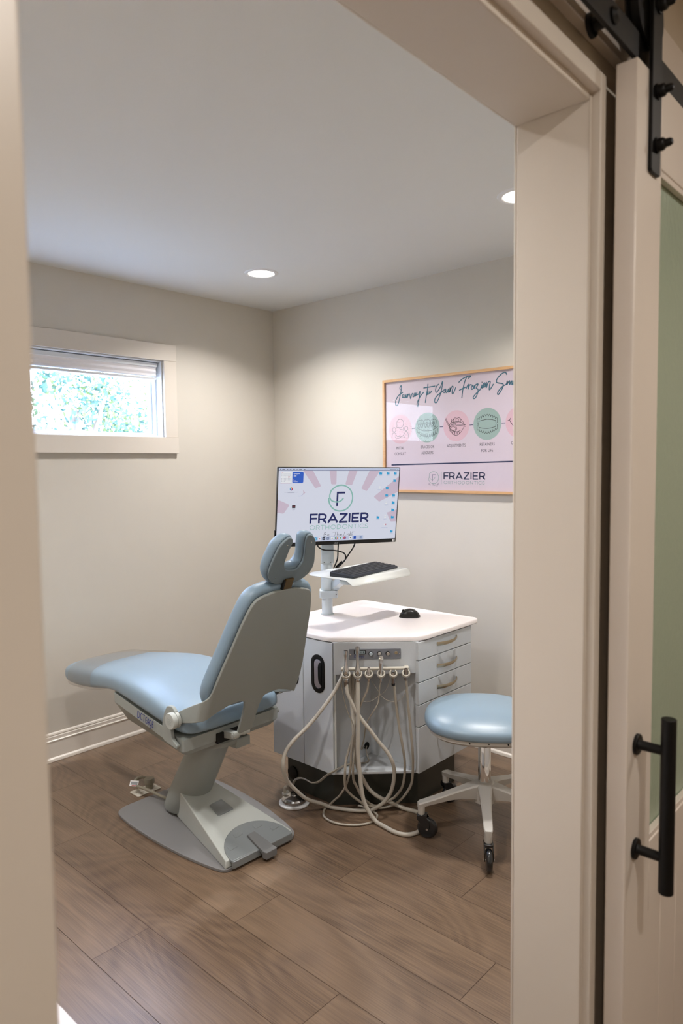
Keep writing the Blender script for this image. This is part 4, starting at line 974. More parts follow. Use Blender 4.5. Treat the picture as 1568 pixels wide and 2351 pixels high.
# ------------------------------------------------ handpieces and their hoses
HS = {
 'suction_a':(0.0078,[(1.501, -0.999, 0.582), (1.507, -0.997, 0.542), (1.517, -0.991, 0.509), (1.534, -0.979, 0.467), (1.554, -0.965, 0.427), (1.582, -0.944, 0.382), (1.61, -0.922, 0.333), (1.634, -0.904, 0.297), (1.651, -0.892, 0.261), (1.652, -0.876, 0.218), (1.645, -0.868, 0.176), (1.635, -0.864, 0.137), (1.62, -0.864, 0.098), (1.594, -0.871, 0.057), (1.566, -0.882, 0.03), (1.536, -0.894, 0.01), (1.5, -0.929, 0.01), (1.459, -0.953, 0.01), (1.395, -0.985, 0.012), (1.375, -1.023, 0.035), (1.359, -1.083, 0.069), (1.351, -1.129, 0.113), (1.347, -1.186, 0.182), (1.359, -1.22, 0.253), (1.357, -1.206, 0.307), (1.375, -1.174, 0.354), (1.407, -1.124, 0.406), (1.438, -1.072, 0.471), (1.462, -1.03, 0.531), (1.474, -1.005, 0.574), (1.475, -.985, .600)]),
 'suction_b':(0.0085,[(1.544, -0.97, 0.589), (1.543, -0.971, 0.497), (1.547, -0.977, 0.377), (1.549, -0.981, 0.286), (1.556, -0.98, 0.21), (1.564, -0.978, 0.134), (1.577, -0.97, 0.073), (1.612, -0.953, 0.016), (1.661, -0.955, 0.009), (1.723, -0.962, 0.009), (1.767, -0.948, 0.009), (1.788, -0.912, 0.009), (1.786, -0.876, 0.009), (1.769, -0.822, 0.009), (1.735, -0.789, 0.009), (1.688, -0.775, 0.009), (1.635, -0.785, 0.009), (1.585, -0.822, 0.036), (1.557, -0.858, 0.06), (1.531, -0.887, 0.094), (1.518, -0.909, 0.136), (1.506, -0.933, 0.195), (1.504, -0.948, 0.263), (1.508, -0.957, 0.33), (1.488, -0.942, 0.415), (1.466, -0.929, 0.501), (1.464, -0.931, 0.590)]),
 'hp_a':(0.0055,[(1.639, -0.861, 0.573), (1.646, -0.854, 0.49), (1.654, -0.846, 0.396), (1.665, -0.835, 0.302), (1.662, -0.818, 0.233), (1.652, -0.807, 0.164), (1.637, -0.806, 0.108), (1.609, -0.816, 0.064), (1.591, -0.824, 0.048), (1.551, -0.853, 0.02), (1.539, -0.872, 0.023), (1.528, -0.894, 0.04), (1.518, -0.925, 0.075), (1.514, -0.952, 0.125), (1.513, -0.97, 0.162), (1.523, -0.984, 0.217), (1.514, -0.969, 0.272), (1.505, -0.953, 0.328), (1.481, -0.928, 0.441), (1.478, -0.93, 0.590)]),
 'hp_b':(0.0055,[(1.678, -0.822, 0.581), (1.681, -0.819, 0.488), (1.687, -0.813, 0.395), (1.693, -0.807, 0.301), (1.686, -0.793, 0.232), (1.675, -0.782, 0.162), (1.664, -0.78, 0.116), (1.638, -0.787, 0.069), (1.614, -0.797, 0.039), (1.593, -0.812, 0.02), (1.562, -0.84, 0.009), (1.547, -0.868, 0.016), (1.525, -0.91, 0.036), (1.511, -0.941, 0.063), (1.499, -0.973, 0.096), (1.493, -0.998, 0.135), (1.507, -1.015, 0.207), (1.501, -1.0, 0.254), (1.503, -0.974, 0.312), (1.504, -0.953, 0.359), (1.496, -0.937, 0.415), (1.488, -0.927, 0.472), (1.486, -0.918, 0.590)]),
 'saliva':(0.0045,[(1.567, -0.926, 0.584), (1.562, -0.931, 0.547), (1.555, -0.938, 0.522), (1.542, -0.951, 0.483), (1.53, -0.966, 0.425), (1.523, -0.977, 0.355), (1.517, -0.986, 0.294), (1.516, -0.992, 0.218), (1.491, -0.986, 0.148), (1.454, -0.984, 0.087), (1.416, -0.984, 0.048), (1.388, -0.987, 0.018), (1.38, -1.006, 0.006), (1.412, -1.046, 0.006), (1.456, -1.063, 0.006), (1.511, -1.055, 0.006), (1.562, -1.022, 0.006), (1.592, -0.98, 0.006), (1.598, -0.94, 0.006), (1.584, -0.904, 0.006), (1.555, -0.888, 0.006), (1.515, -0.88, 0.006), (1.473, -0.898, 0.012)]),
 'syr':(0.0028,[(1.601, -0.892, 0.582), (1.594, -0.899, 0.521), (1.591, -0.902, 0.484), (1.576, -0.917, 0.447), (1.549, -0.914, 0.409), (1.527, -0.907, 0.367), (1.506, -0.893, 0.309), (1.475, -0.875, 0.250), (1.425, -.800, .225)]),
 'T1':(0.0012,[(1.56, -0.905, 0.571), (1.577, -0.888, 0.533), (1.592, -0.873, 0.501), (1.611, -0.853, 0.485), (1.633, -0.832, 0.482), (1.65, -0.814, 0.499), (1.659, -0.805, 0.527), (1.661, -0.803, 0.597)]),
 'T2':(0.0012,[(1.615, -0.843, 0.597), (1.6, -0.858, 0.533), (1.578, -0.88, 0.506), (1.552, -0.906, 0.484), (1.526, -0.932, 0.485), (1.505, -0.946, 0.489)]),
 'T3':(0.002,[(1.479, -1.001, 0.597), (1.481, -0.998, 0.546), (1.484, -0.995, 0.521), (1.494, -0.985, 0.459), (1.511, -0.968, 0.396), (1.509, -0.956, 0.355), (1.50, -.93, .20), (1.46, -.86, .182)]),
 'ped':(0.0030,[(1.422, -0.779, 0.220), (1.437, -0.800, 0.214), (1.456, -0.812, 0.19), (1.469, -0.82, 0.181), (1.47, -0.848, 0.181), (1.441, -0.878, 0.181), (1.430, -0.935, 0.183), (1.444, -1.008, 0.190), (1.4, -1.010, 0.159), (1.356, -1.012, 0.119), (1.314, -1.012, 0.102), (1.295, -1.012, 0.103), (1.266, -1.012, 0.105), (1.236, -1.012, 0.099), (1.207, -1.012, 0.079), (1.187, -1.006, 0.042)]),
}
def hpose(name, label, i, key, parts):
    r_, pts = HS[key]; c = FD @ Vector((HU[i], .609, .046))
    t = thing(name, label, 'handpiece' if 'hand' in name else 'dental tool', tuple(c), 'instruments hanging in the cart holder')
    parts(t, c)
    MB().tube([c+Vector((0, 0, -.012))]+pts[1:], r_, n=12, sub=5).build('hose', HOSEW if key.startswith('suc') else HOSE, t)
    return t
def suction(L):
    def f(t, c):
        b = c+Vector((0, 0, -.030)); ax = (0, 0, 1)
        MB().lathe([(.0100, 0), (.0115, .004), (.0115, .014), (.0095, .018), (.0095, .026), (.0130, .032), (.0138, .040), (.0125, .050), (.0085, .062), (.0068, .080), (.0066, L-.030), (.0085, L-.020), (.0092, L-.010), (.0092, L), (.0072, L), (.0070, L-.006), (.0002, L-.006)], b, ax, n=28).build('valve_body', STEEL, t)
        MB().cyl(b+Vector((0, 0, .040))-nx*.0+nx*.008, b+Vector((0, 0, .042))+nx*.019, .0062, n=16).build('valve_knob', CHROME, t, bevel=.001)
        MB().lathe([(.0088, -.022), (.0098, 0)], b, ax, n=24).build('hose_collar', STEELD, t)
        MB().lathe([(.0068, L-.0055), (.0001, L-.0055)], b, ax, n=20, caps=False).build('bore', DARK, t)
    return f
hpose('suction_wand', 'tall steel suction wand in the first ring of the cart holder, left end', 0, 'suction_a', suction(.128))
hpose('suction_wand', 'tallest steel suction wand, second ring of the cart holder', 1, 'suction_b', suction(.142))
def ejector(t, c):
    b = c+Vector((0, 0, -.030))
    MB().lathe([(.0060, 0), (.0070, .003), (.0070, .016), (.0092, .024), (.0092, .036), (.0065, .050), (.0052, .056), (.0038, .056), (.0036, .052), (.0002, .052)], b, (0, 0, 1), n=24).build('valve_body', STEEL, t)
    MB().cyl(b+Vector((0, 0, .028)), b+Vector((0, 0, .028))+nx*.013, .0042, n=14).build('valve_knob', CHROME, t, bevel=.0008)
hpose('saliva_ejector', 'short steel saliva ejector in the third ring of the cart holder', 2, 'saliva', ejector)
def syringe(t, c):
    b = c+Vector((0, 0, -.034))
    MB().lathe([(.0050, 0), (.0062, .004), (.0072, .050), (.0090, .072), (.0100, .086), (.0085, .096), (.001, .099)], b, (0, 0, 1), n=24).build('handle', STEEL, t)
    q = b+Vector((0, 0, .096)); MB().lathe([(.0060, -.010), (.0098, 0), (.0104, .010), (.0104, .015), (.0085, .018), (.0045, .0185), (.0045, .021), (.001, .021)], q, (nx*.9+Vector((0, 0, .35))), n=24).build('head', CHROME, t)
    MB().cyl(b+Vector((0, 0, .080))+nx*.006, b+Vector((0, 0, .080))+nx*.013, .0048, n=16).build('button', CHROME, t, bevel=.0008)
hpose('air_water_syringe', 'steel air water syringe standing in the fourth ring of the cart holder', 3, 'syr', syringe)
def coupling(dz, dark):
    def f(t, c):
        b = c+Vector((0, 0, -.034+dz))
        MB().lathe([(.0062, 0), (.0070, .002), (.0070, .030), (.0078, .034), (.0078, .046), (.0062, .050), (.0048, .050), (.0046, .046), (.0002, .046)], b, (0, 0, 1), n=22).build('coupling', STEELD, t)
        if dark: MB().lathe([(.0072, -.004), (.0076, .004), (.0072, .006)], b, (0, 0, 1), n=20).build('dark_collar', BLACK, t)
        MB().lathe([(.0046, .0465), (.0001, .0465)], b, (0, 0, 1), n=16, caps=False).build('bore', DARK, t)
    return f
hpose('handpiece_coupling', 'bare handpiece coupling with black collar, fifth ring of the holder', 4, 'hp_a', coupling(-.012, True))
hpose('handpiece_coupling', 'bare handpiece coupling at the right end of the cart holder', 5, 'hp_b', coupling(.004, False))
for key, nm in (('T1', 'thin_tube'), ('T2', 'thin_tube'), ('T3', 'thin_tube')):
    MB().tube(HS[key][1], HS[key][0], n=8, sub=6).build(nm, HOSE, ct)
# foot control disc
fd = thing('foot_control', 'round chrome foot control disc on white base beside the cart plinth', 'foot control', (1.262, -1.035, 0))
cx_, cy_ = 1.235, -1.045
MB().lathe([(.060, .0), (.067, .002), (.067, .007), (.062, .010), (.001, .010)], (cx_, cy_, 0), n=48).build('base_disc', WHITE, fd)
MB().lathe([(.052, .010), (.055, .012), (.055, .024), (.050, .030), (.020, .036), (.012, .036), (.011, .040), (.001, .040)], (cx_, cy_, 0), n=48).build('chrome_disc', mat('foot_chrome', '#C9C9CC', .14, metal=1.0), fd)
MB().tube([(cx_-.052, cy_-.005, .030), (cx_-.056, cy_-.006, .050), (cx_-.050, cy_+.004, .058)], .006, n=10).build('inlet', CREAM, fd)
MB().prism(roundpoly([(cx_-.066, cy_-.012), (cx_-.036, cy_-.030), (cx_-.030, cy_+.01), (cx_-.060, cy_+.018)], .006), .010, .034).build('side_block', CREAM, fd, bevel=.002)
MB().tube(HS['ped'][1], .0030, n=10, sub=5).build('tubing', HOSE, fd)
MB().tube([Vector(p)+Vector((0, -.006, .004)) for p in HS['ped'][1][5:]], .0030, n=10, sub=5).build('tubing', HOSE, fd)

# ================================================================== MONITOR STAND, KEYBOARD, MOUSE
PXc, PYc = 1.090, -.671
ms = thing('monitor_stand', 'white steel pole rising from the cart with monitor arm and keyboard tray', 'monitor stand', (PXc, PYc, TZ))
MB().lathe([(.031, 0), (.031, .003), (.0262, .004), (.0262, .38)], (PXc, PYc, TZ+.0002), n=36).build('pole', POLE, ms)
MB().lathe([(.0285, .866), (.0292, .868), (.0292, .986), (.0275, .990)], (PXc, PYc, 0), n=36).build('sleeve', POLE, ms)
ac = Vector((.69, -.72, 0)).normalized(); al = Vector((.72, .69, 0))
FCl = frame((PXc, PYc, 0), al.normalized(), ac, (0, 0, 1))
cl = MB(); cl.prism(roundpoly([(-.036, -.034), (.050, -.034), (.050, .030), (-.036, .030)], .008, 4), .828, .864, F=FCl); clo = cl.build('clamp_collar', POLE, ms, bevel=.0015)
MB().cyl(FCl @ Vector((.043, .024, .846)), FCl @ Vector((.043, .0325, .846)), .0022, n=10).build('set_screw', BLACK, clo)
am = MB(); q0 = FCl @ Vector((.040, .004, 0))
am.lathe([(.019, .866), (.020, .868), (.020, .906), (.018, .909)], (q0.x, q0.y, 0), n=28)
q1 = Vector((1.262, -.715, 0)); dv = (q1-q0); dv.z = 0; dv.normalize(); sv = dv.cross(Vector((0, 0, 1)))
for s_ in (1,):
    vs = []
    for q, zc_, w_, h_ in ((q0, .888, .019, .019), (q1, .948, .020, .013)):
        for a, b in ((-1, -1), (1, -1), (1, 1), (-1, 1)): vs.append(q+sv*w_*a+Vector((0, 0, zc_+h_*b)))
    am.add(vs, [(0, 1, 2, 3), (7, 6, 5, 4), (0, 4, 5, 1), (1, 5, 6, 2), (2, 6, 7, 3), (3, 7, 4, 0)])
am.lathe([(.026, .944), (.028, .946), (.028, .966), (.026, .9685)], (q1.x, q1.y, 0), n=28)
am.build('tray_arm', POLE, ms, bevel=.002)
# tray: flat bed, turned-down front lip along the right edge
TX0, TX1, TY0, TY1, TRZ = 1.168, 1.447, -.892, -.448, .972
def trz(x):
    if x < TX0+.03: return TRZ+.006*((TX0+.03-x)/.03)**2
    if x > TX1-.045: return TRZ-.024*((x-TX1+.045)/.051)**1.7
    return TRZ
bm = bmesh.new()
tpoly = roundpoly([(TX0, TY0+.004), (TX1+.006, TY0), (TX1+.006, TY1-.04), (TX1-.05, TY1), (TX0, TY1)], [.045, .012, .02, .02, .02], 6)
bm.faces.new([bm.verts.new((a_, b_, 0)) for a_, b_ in tpoly])
for xc in [TX0+.006*i for i in range(1, 6)]+[TX1-.045+.0065*i for i in range(8)]:
    bmesh.ops.bisect_plane(bm, geom=bm.verts[:]+bm.edges[:]+bm.faces[:], plane_co=(xc, 0, 0), plane_no=(1, 0, 0))
bm.verts.index_update()
tr_ = MB(); tr_.add([(v.co.x, v.co.y, trz(v.co.x)) for v in bm.verts], [tuple(v.index for v in f.verts) for f in bm.faces], 0, True); bm.free()
tro = tr_.build('keyboard_tray', TRAY, ms, angle=50)
md = tro.modifiers.new('thick', 'SOLIDIFY'); md.thickness = .0025; md.offset = -1 if tro.data.polygons[0].normal.z > 0 else 1
MB().lathe([(.030, .948), (.034, .955), (.034, .964), (.020, .969)], (1.385, -.850, 0), n=28).build('mouse_pad_swivel', POLE, ms)
# upper box arm and VESA head
ub = MB(); FU = frame((PXc, PYc, 0), al.normalized(), ac, (0, 0, 1))
ub.prism(rrect(-.026, -.026, .034, .028, .006, 4), .994, 1.125, F=FU); ubo = ub.build('box_arm', POLE, ms, bevel=.001)
for a in (-.012, .020): MB().cyl(FU @ Vector((a, .024, 1.0)), FU @ Vector((a, .0295, 1.0)), .0020, n=8).build('bolt', BLACK, ubo)
MB().lathe([(.020, 1.120), (.020, 1.27), (.018, 1.275)], (PXc, PYc, 0), n=24).build('riser', POLE, ms)
r2 = Vector((.3938, .9191, -.0156)); u2 = Vector((.1134, -.0317, .993)); n2 = Vector((.9122, -.3928, -.1167))
mc = Vector((1.2007, -.6962, 1.2690))
FM = frame(mc, r2, u2, n2)
vh = MB(); vh.box((-.055, -.055, -.050), (.055, .055, -.044), F=FM); vh.box((-.025, -.02, -.118), (.025, .035, -.050), F=FM); vh.build('mounting_head', POLE, ms, bevel=.002)

mo = thing('monitor', 'wide black computer monitor showing a white orthodontics desktop', 'monitor', tuple(mc+u2*(-.18)))
MW, MH_ = .6115, .3605
bz = MB(); bz.prism(rrect(-MW/2, -MH_/2, MW/2, MH_/2, .004), -.012, -.0008, F=FM)
bz.prism(rrect(-MW/2+.02, -MH_/2+.03, MW/2-.02, MH_/2-.02, .02), -.042, -.012, F=FM, taper=None)
for a, b, c_, d_ in ((-MW/2, -MH_/2, MW/2, -MH_/2+.018), (-MW/2, MH_/2-.0035, MW/2, MH_/2), (-MW/2, -MH_/2+.018, -MW/2+.0035, MH_/2-.0035), (MW/2-.0035, -MH_/2+.018, MW/2, MH_/2-.0035)):
    bz.box((a, b, -.002), (c_, d_, .0012), F=FM)
bzo = bz.build('housing', MONB, mo, bevel=.0006)
MB().box((-MW/2-.003, -.145, -.012), (-MW/2, -.105, -.004), F=FM).build('side_port', MONB, bzo)
st_ = MB(); st_.box((.2875, -.1785, .0012), (.3000, -.1650, .0015), 0, F=FM); st_.box((.2930, -.1765, .0015), (.2950, -.1670, .0016), 1, F=FM); st_.build('sticker', [WHITE, mat('sticker_grey', '#77797C', .6)], bzo)
# maker name on the lower bezel
bl = MB()
for x, g in ((-.0150, 'D'), (-.0015, 'L'), (.0055, 'L')):
    for s_ in GLY[g][1]: ribbon(bl, [(x+a*.0062, -.1765+b*.0062) for a, b in s_], .0012, FM, 0, h=.0014)
for s_ in [[(.1, .5), (.9, .9)], [(.1, .2), (.9, .6)], [(.3, -.05), (1.0, .3)], [(.1, .5), (.1, .2), (.3, -.05)]]: ribbon(bl, [(-.0085+a*.0062, -.1760+b*.0062) for a, b in s_], .0011, FM, 0, h=.0014)
bl.build('lettering', mat('bezel_silver', '#9A9C9E', .4), bzo)
# screen picture (self-lit)
SC = ['#E4E8F8', '#D7C5D8', '#8FC4BC', '#0A1E62', '#1FA9E0', '#F6F7FC', '#1E5FD0', '#7D86A6', '#C9D3EE', '#C23A62', '#E9A23B', '#3FA45B', '#22242C', '#5B8CEB', '#8A4DA0', '#9FB4DA', '#E2483C']
SM = [mat('screen_%s' % c.strip('#').lower(), c, .25, emit=.78, spec=.4) for c in SC]
for m_ in SM:
    b_ = m_.node_tree.nodes['Principled BSDF']; b_.inputs['Emission Color'].default_value = b_.inputs['Base Color'].default_value[:]; b_.inputs['Base Color'].default_value = (.02, .02, .02, 1)
S = MB(); sx0, sx1, sy0, sy1 = -MW/2+.0035, MW/2-.0035, -MH_/2+.018, MH_/2-.0035
def srect(x0, y0, x1, y1, mi, h, r=0): poly(S, rrect(x0, y0, x1, y1, r, 4) if r else [(x0, y0), (x1, y0), (x1, y1), (x0, y1)], FM, mi, h)
srect(sx0, sy0, sx1, sy1, 0, 0.0)
def ray4(q, mi=1):
    q = [(max(sx0, min(sx1, a)), max(sy0, min(sy1, b))) for a, b in q]; poly(S, q, FM, mi, .0001)
for q in ([(-.1960, .1765), (-.1460, .1765), (-.1000, .1000), (-.0985, .0940), (-.1040, .0905), (-.1225, .0858), (-.1275, .0890)], [(-.0600, .1765), (-.0231, .1765), (-.0210, .1060), (-.0240, .1018), (-.0430, .1012), (-.0475, .1050)],
          [(.0425, .1765), (.0865, .1765), (.0600, .1010), (.0550, .0968), (.0280, .0995), (.0249, .1040)], [(.1500, .1765), (.2080, .1765), (.1390, .0720), (.1340, .0690), (.1100, .0795), (.1085, .0850)],
          [(.3022, .1380), (.3022, .0641), (.2070, .0190), (.2030, .0190), (.1760, .0400), (.1770, .0440)], [(.2488, -.0356), (.3022, -.0210), (.3022, -.0793), (.2740, -.0793), (.2700, -.0770)],
          [(-.3022, .0360), (-.2480, .0120), (-.2462, .0070), (-.2700, -.0260), (-.2760, -.0280), (-.3022, -.0230)], [(-.1835, .0771), (-.1717, .0648), (-.1864, .0525), (-.1810, .0640)]): ray4(q)
ribbon(S, [(-.2040, .0505), (-.1960, .0500), (-.1880, .0530), (-.1830, .0600)], .0028, FM, 8, h=.0001, sub=3)
srect(sx0, .1665, sx1, sy1, 8, .00015); srect(sx0, .1640, sx1, .1665, 7, .0002)
srect(-.2915, .1085, -.2395, .1595, 5, .0003, .006); srect(-.2915, .1065, -.2395, .1085, 1, .0002)
for r_ in range(6):
    for c_ in range(7):
        if r_ == 5 and c_ > 2: continue
        srect(-.2870+.0062*c_, .1480-.0065*r_, -.2848+.0062*c_, .1500-.0065*r_, 7, .0004)
srect(-.2870, .1535, -.2800, .1552, 9, .0004); poly(S, circle(-.2530, .1360, .0032, 14), FM, 9, .0005)
srect(-.2362, .1085, -.1838, .1600, 6, .0003, .007)
merge_text(S, '86°', .0135, -.2215, .1415, FM, 5, .95, .0005); srect(-.2310, .1500, -.2020, .1518, 5, .0005); srect(-.2310, .1235, -.2290, .1255, 10, .0005)
srect(-.2310, .1185, -.2190, .1198, 5, .0005); srect(-.2310, .1140, -.2110, .1153, 5, .0005)
for i in range(8):
    a = 2*PI*i/8; poly(S, circle(-.2393+.0048*math.cos(a), .0821+.0048*math.sin(a), .0030, 10), FM, (9, 16, 10, 11, 4, 6, 14, 9)[i], .0004+.00002*i)
srect(-.2720, .0675, -.2080, .0685, 7, .0003); srect(-.2560, .0645, -.2240, .0655, 7, .0003)
srect(-.2330, -.0045, -.2165, .0095, 12, .0003, .001); ribbon(S, [(-.2300, .001), (-.2270, .006), (-.2250, .001), (-.2220, .006), (-.2195, .001)], .0014, FM, 9, h=.0004); srect(-.2310, -.0130, -.2190, -.0120, 7, .0003)
# menu bar marks
poly(S, circle(-.2925, .1705, .0020, 10), FM, 12, .0004)
for x, w_ in ((-.2850, .0125), (-.2640, .0060), (-.2500, .0070), (-.2350, .0090), (-.2180, .0050), (-.2060, .0130), (-.1840, .0080), (.2240, .002), (.2340, .003), (.2440, .003), (.2530, .0300), (.2900, .0060)): srect(x, .1695, x+w_, .1713, 12, .0004)
# folders
def folder(x, y):
    srect(x-.0075, y-.0055, x+.0075, y+.0050, 4, .0004, .001); srect(x-.0075, y+.0045, x-.0010, y+.0066, 4, .0004); srect(x-.0075, y+.0020, x+.0075, y+.0024, 15, .0005)
    srect(x-.0080, y-.0105, x+.0080, y-.0092, 15, .0003)
for x, y in ((.204, .1521), (.243, .1521), (.2814, .1521), (.2808, .1171), (.2425, .0823), (.2423, .0468), (.28, .0463), (.2802, .0122), (.2799, -.0229), (.2802, -.0586), (.203, -.0577), (.2797, -.1281)): folder(x, y)
for x, y in ((.2028, .085), (.2424, .012), (.2413, -.0555)):
    srect(x-.0045, y-.0055, x+.0045, y+.0060, 5, .0004); srect(x-.0045, y+.0015, x+.0045, y+.0022, 15, .0005); srect(x-.0110, y-.0105, x+.0110, y-.0095, 15, .0003); srect(x-.0080, y-.0130, x+.0080, y-.0120, 15, .0003)
srect(.2455, -.0965, .2490, -.0890, 9, .0004); srect(.2370, -.0965, .2455, -.0890, 5, .0004); srect(.2240, -.1080, .2580, -.1070, 15, .0003)
# wallpaper logo
ribbon(S, arc(.0045, .0375, .0600, 180, 505, 64), .0066, FM, 2, h=.0002)
ribbon(S, [(-.0455, .0750), (-.0520, .0480), (-.0440, .0300), (-.0280, .0215), (-.0060, .0210), (.0080, .0270), (.0170, .0370)], .0064, FM, 2, h=.0004, sub=4)
ribbon(S, [(-.0125, .0005), (-.0125, .0650)], .0086, FM, 3, h=.0003, cap=False); ribbon(S, [(-.0168, .0632), (.0260, .0632)], .0090, FM, 3, h=.0003, cap=False)
letters(S, 'FRAZIER', -.1410, -.0745, .2900, .0385, .0090, FM, 3, .0002)
letters(S, 'ORTHODONTICS', -.1425, -.1060, .2950, .0190, .0024, FM, 2, .0002)
scribble(S, FM, -.072, -.1400, .150, .0200, .0014, 12, .0002)
# dock
srect(-.1800, -.1605, .1310, -.1405, 8, .0005, .004)
for x, mi, m2 in ((-.165, 13, 5), (-.148, 11, 5), (-.131, 10, 5), (-.1122, 4, 5), (-.0927, 5, 9), (-.0716, 12, 7), (-.0507, 7, 15), (-.0293, 5, 12), (-.0078, 16, 13), (.0134, 5, 11), (.0348, 9, 10), (.0648, 5, 12), (.0864, 6, 12), (.1177, 15, 7)):
    if mi in (16, 9, 4): poly(S, circle(x, -.1502, .0070, 20), FM, mi, .0007)
    else: srect(x-.0065, -.1567, x+.0065, -.1437, mi, .0007, .002)
    if x == -.0078:
        poly(S, [(x, -.1502)]+arc(x, -.1502, .0070, -30, 90, 8), FM, 10, .0008); poly(S, [(x, -.1502)]+arc(x, -.1502, .0070, 90, 210, 8), FM, 11, .0008); poly(S, circle(x, -.1502, .0034, 14), FM, 5, .0009); poly(S, circle(x, -.1502, .0025, 14), FM, 13, .0010)
    elif x == -.0293: ribbon(S, [(x-.004, -.154), (x, -.1465), (x+.004, -.154)], .0012, FM, 12, h=.0009)
    elif mi in (9,):
        for i in range(6): poly(S, circle(x+.0035*math.cos(i*1.047), -.1502+.0035*math.sin(i*1.047), .0022, 8), FM, (6, 11, 10, 16, 14, 4)[i], .0009)
    else: srect(x-.0030, -.1530, x+.0030, -.1475, m2, .0009)
poly(S, [(.0400, .0870), (.0400, .0830), (.0415, .0842), (.0430, .0842)], FM, 12, .0009)
S.build('screen', SM, mo)
# leads hanging below the monitor
cb_ = [[(1.128, -.772, 1.098), (1.132, -.766, 1.080), (1.146, -.742, 1.066), (1.180, -.702, 1.062), (1.205, -.672, 1.048), (1.204, -.664, 1.018), (1.165, -.664, .985), (1.140, -.664, .966)],
       [(1.185, -.690, 1.100), (1.180, -.688, 1.060), (1.172, -.684, 1.020), (1.150, -.680, .985), (1.135, -.676, .966)],
       [(1.205, -.590, 1.100), (1.200, -.602, 1.070), (1.190, -.622, 1.040), (1.178, -.640, 1.010), (1.160, -.652, .985), (1.142, -.664, .968)]]
for c_ in cb_: MB().tube(c_, .0032, n=8, sub=6).build('cable', BLACK, mo)
MB().tube([(1.172, -.650, 1.004), (1.150, -.660, .982), (1.140, -.664, .968)], .0060, n=10, sub=4).build('cable_plug', BLACK, mo)

# keyboard
kb = thing('keyboard', 'slim dark grey keyboard lying on the white pull-out tray', 'keyboard', (1.285, -.655, TRZ))
ka = math.radians(7.0); kx = Vector((math.cos(ka), math.sin(ka), 0)); ky = Vector((-math.sin(ka), math.cos(ka), 0))
FK = frame((1.330, -.672, TRZ+.0006), kx, ky, (0, 0, 1))      # x toward the user, y along the length
KL, KD = .184, .0635
k1 = MB(); pr = [(-KD, .0), (KD, .0), (KD, .0085), (KD-.004, .0115), (-KD+.004, .0205), (-KD, .0180)]
k1.rings([[FK @ Vector((x, y, z)) for x, z in pr] for y in (-KL, KL)], smooth=False); kbo = k1.build('keyboard_body', KEYB, kb, bevel=.0025)
def kz(x): return .0115+(KD-.004-x)*(.009/(2*KD-.008))
kc = 0
for r_ in range(6):
    xr = -KD+.0125+r_*.0198; n_k = 17 if r_ < 5 else 9; y = -KL+.010
    widths = [.0195]*17 if r_ < 5 else [.0195, .0195, .0195, .110, .0195, .0195, .0195, .0195, .0195]
    tot = sum(widths)+.0018*(len(widths)-1); k_s = (2*KL-.020-.0018*(len(widths)-1))/sum(widths)
    for wk in widths:
        wk *= k_s; z = kz(xr)
        MB().prism([(xr-.0088, y), (xr+.0088, y), (xr+.0088, y+wk), (xr-.0088, y+wk)], z-.001, z+.0035, F=FK, taper=[(xr-.0072, y+.0014), (xr+.0066, y+.0014), (xr+.0066, y+wk-.0014), (xr-.0072, y+wk-.0014)]).build('key', KEYC, kbo)
        y += wk+.0018; kc += 1
# mouse
mz = thing('computer_mouse', 'small black computer mouse resting on the speckled cart top', 'computer mouse', (1.436, -.478, TZ))
ax_ = Vector((.071, .070, 0)).normalized(); bx_ = Vector((-ax_.y, ax_.x, 0)); rs = []
NR = 12; L_ = .100
for i in range(NR+1):
    t_ = i/NR; x = (t_-.5)*L_; w_ = .029*(1-abs(2*t_-1)**3.2)**.5*(1.0 if t_ > .5 else .94)+.0006; h_ = (.036*math.sin(PI*(.10+.80*t_))**.8)*(1-abs(2*t_-1)**5)**.5+.004
    ring = []
    for j in range(20):
        a = 2*PI*j/20; c_, s_ = math.cos(a), math.sin(a)
        yy = w_*math.copysign(abs(c_)**.7, c_); zz = (h_*abs(s_)**.8 if s_ > 0 else -.0008*abs(s_))
        ring.append(Vector((1.436, -.478, TZ+.0012))+ax_*x+bx_*yy+Vector((0, 0, zz)))
    rs.append(ring)
MB().rings(rs).build('body', MOUSE, mz, angle=60, subsurf=1)
MB().cyl(Vector((1.436, -.478, TZ+.030))-ax_*.030-bx_*.003, Vector((1.436, -.478, TZ+.030))-ax_*.030+bx_*.003, .0065, n=20).build('scroll_wheel', BLACK, mz)

# ================================================================== STOOL
SX, SY = 1.971, -.704
so_ = thing('operator_stool', 'round pale blue stool on five white star legs with black casters', 'stool', (SX, SY, 0))
# seat
rs = []
E1 = Vector((.81, .586, 0)); E2 = Vector((.586, -.81, 0))      # across and toward the doorway
for k, (h_, f_) in enumerate([(.431, .60), (.431, .90), (.434, .955), (.443, .992), (.455, 1.0), (.468, .985), (.480, .945), (.491, .87), (.501, .76), (.510, .61), (.516, .44), (.519, .24), (.520, .04)]):
    ring = []
    for i in range(72):
        a = 2*PI*i/72; c_, s_ = math.cos(a), math.sin(a); ex = 2/2.5
        x_ = .236*math.copysign(abs(c_)**ex, c_); y_ = .198*math.copysign(abs(s_)**ex, s_)
        dip = (-.012*(f_**2)*s_*abs(s_)*(1 if h_ > .47 else .35)) if True else 0
        P = Vector((SX, SY, h_+dip))+(E1*x_+E2*y_)*f_-E1*.035*max(0, 1-f_)**.8*(1 if h_ > .46 else 0)
        ring.append(P)
    rs.append(ring)
MB().rings(rs).build('seat_cushion', VINYL, so_, angle=60, subsurf=1)
mb = MB(); 
for_r = []
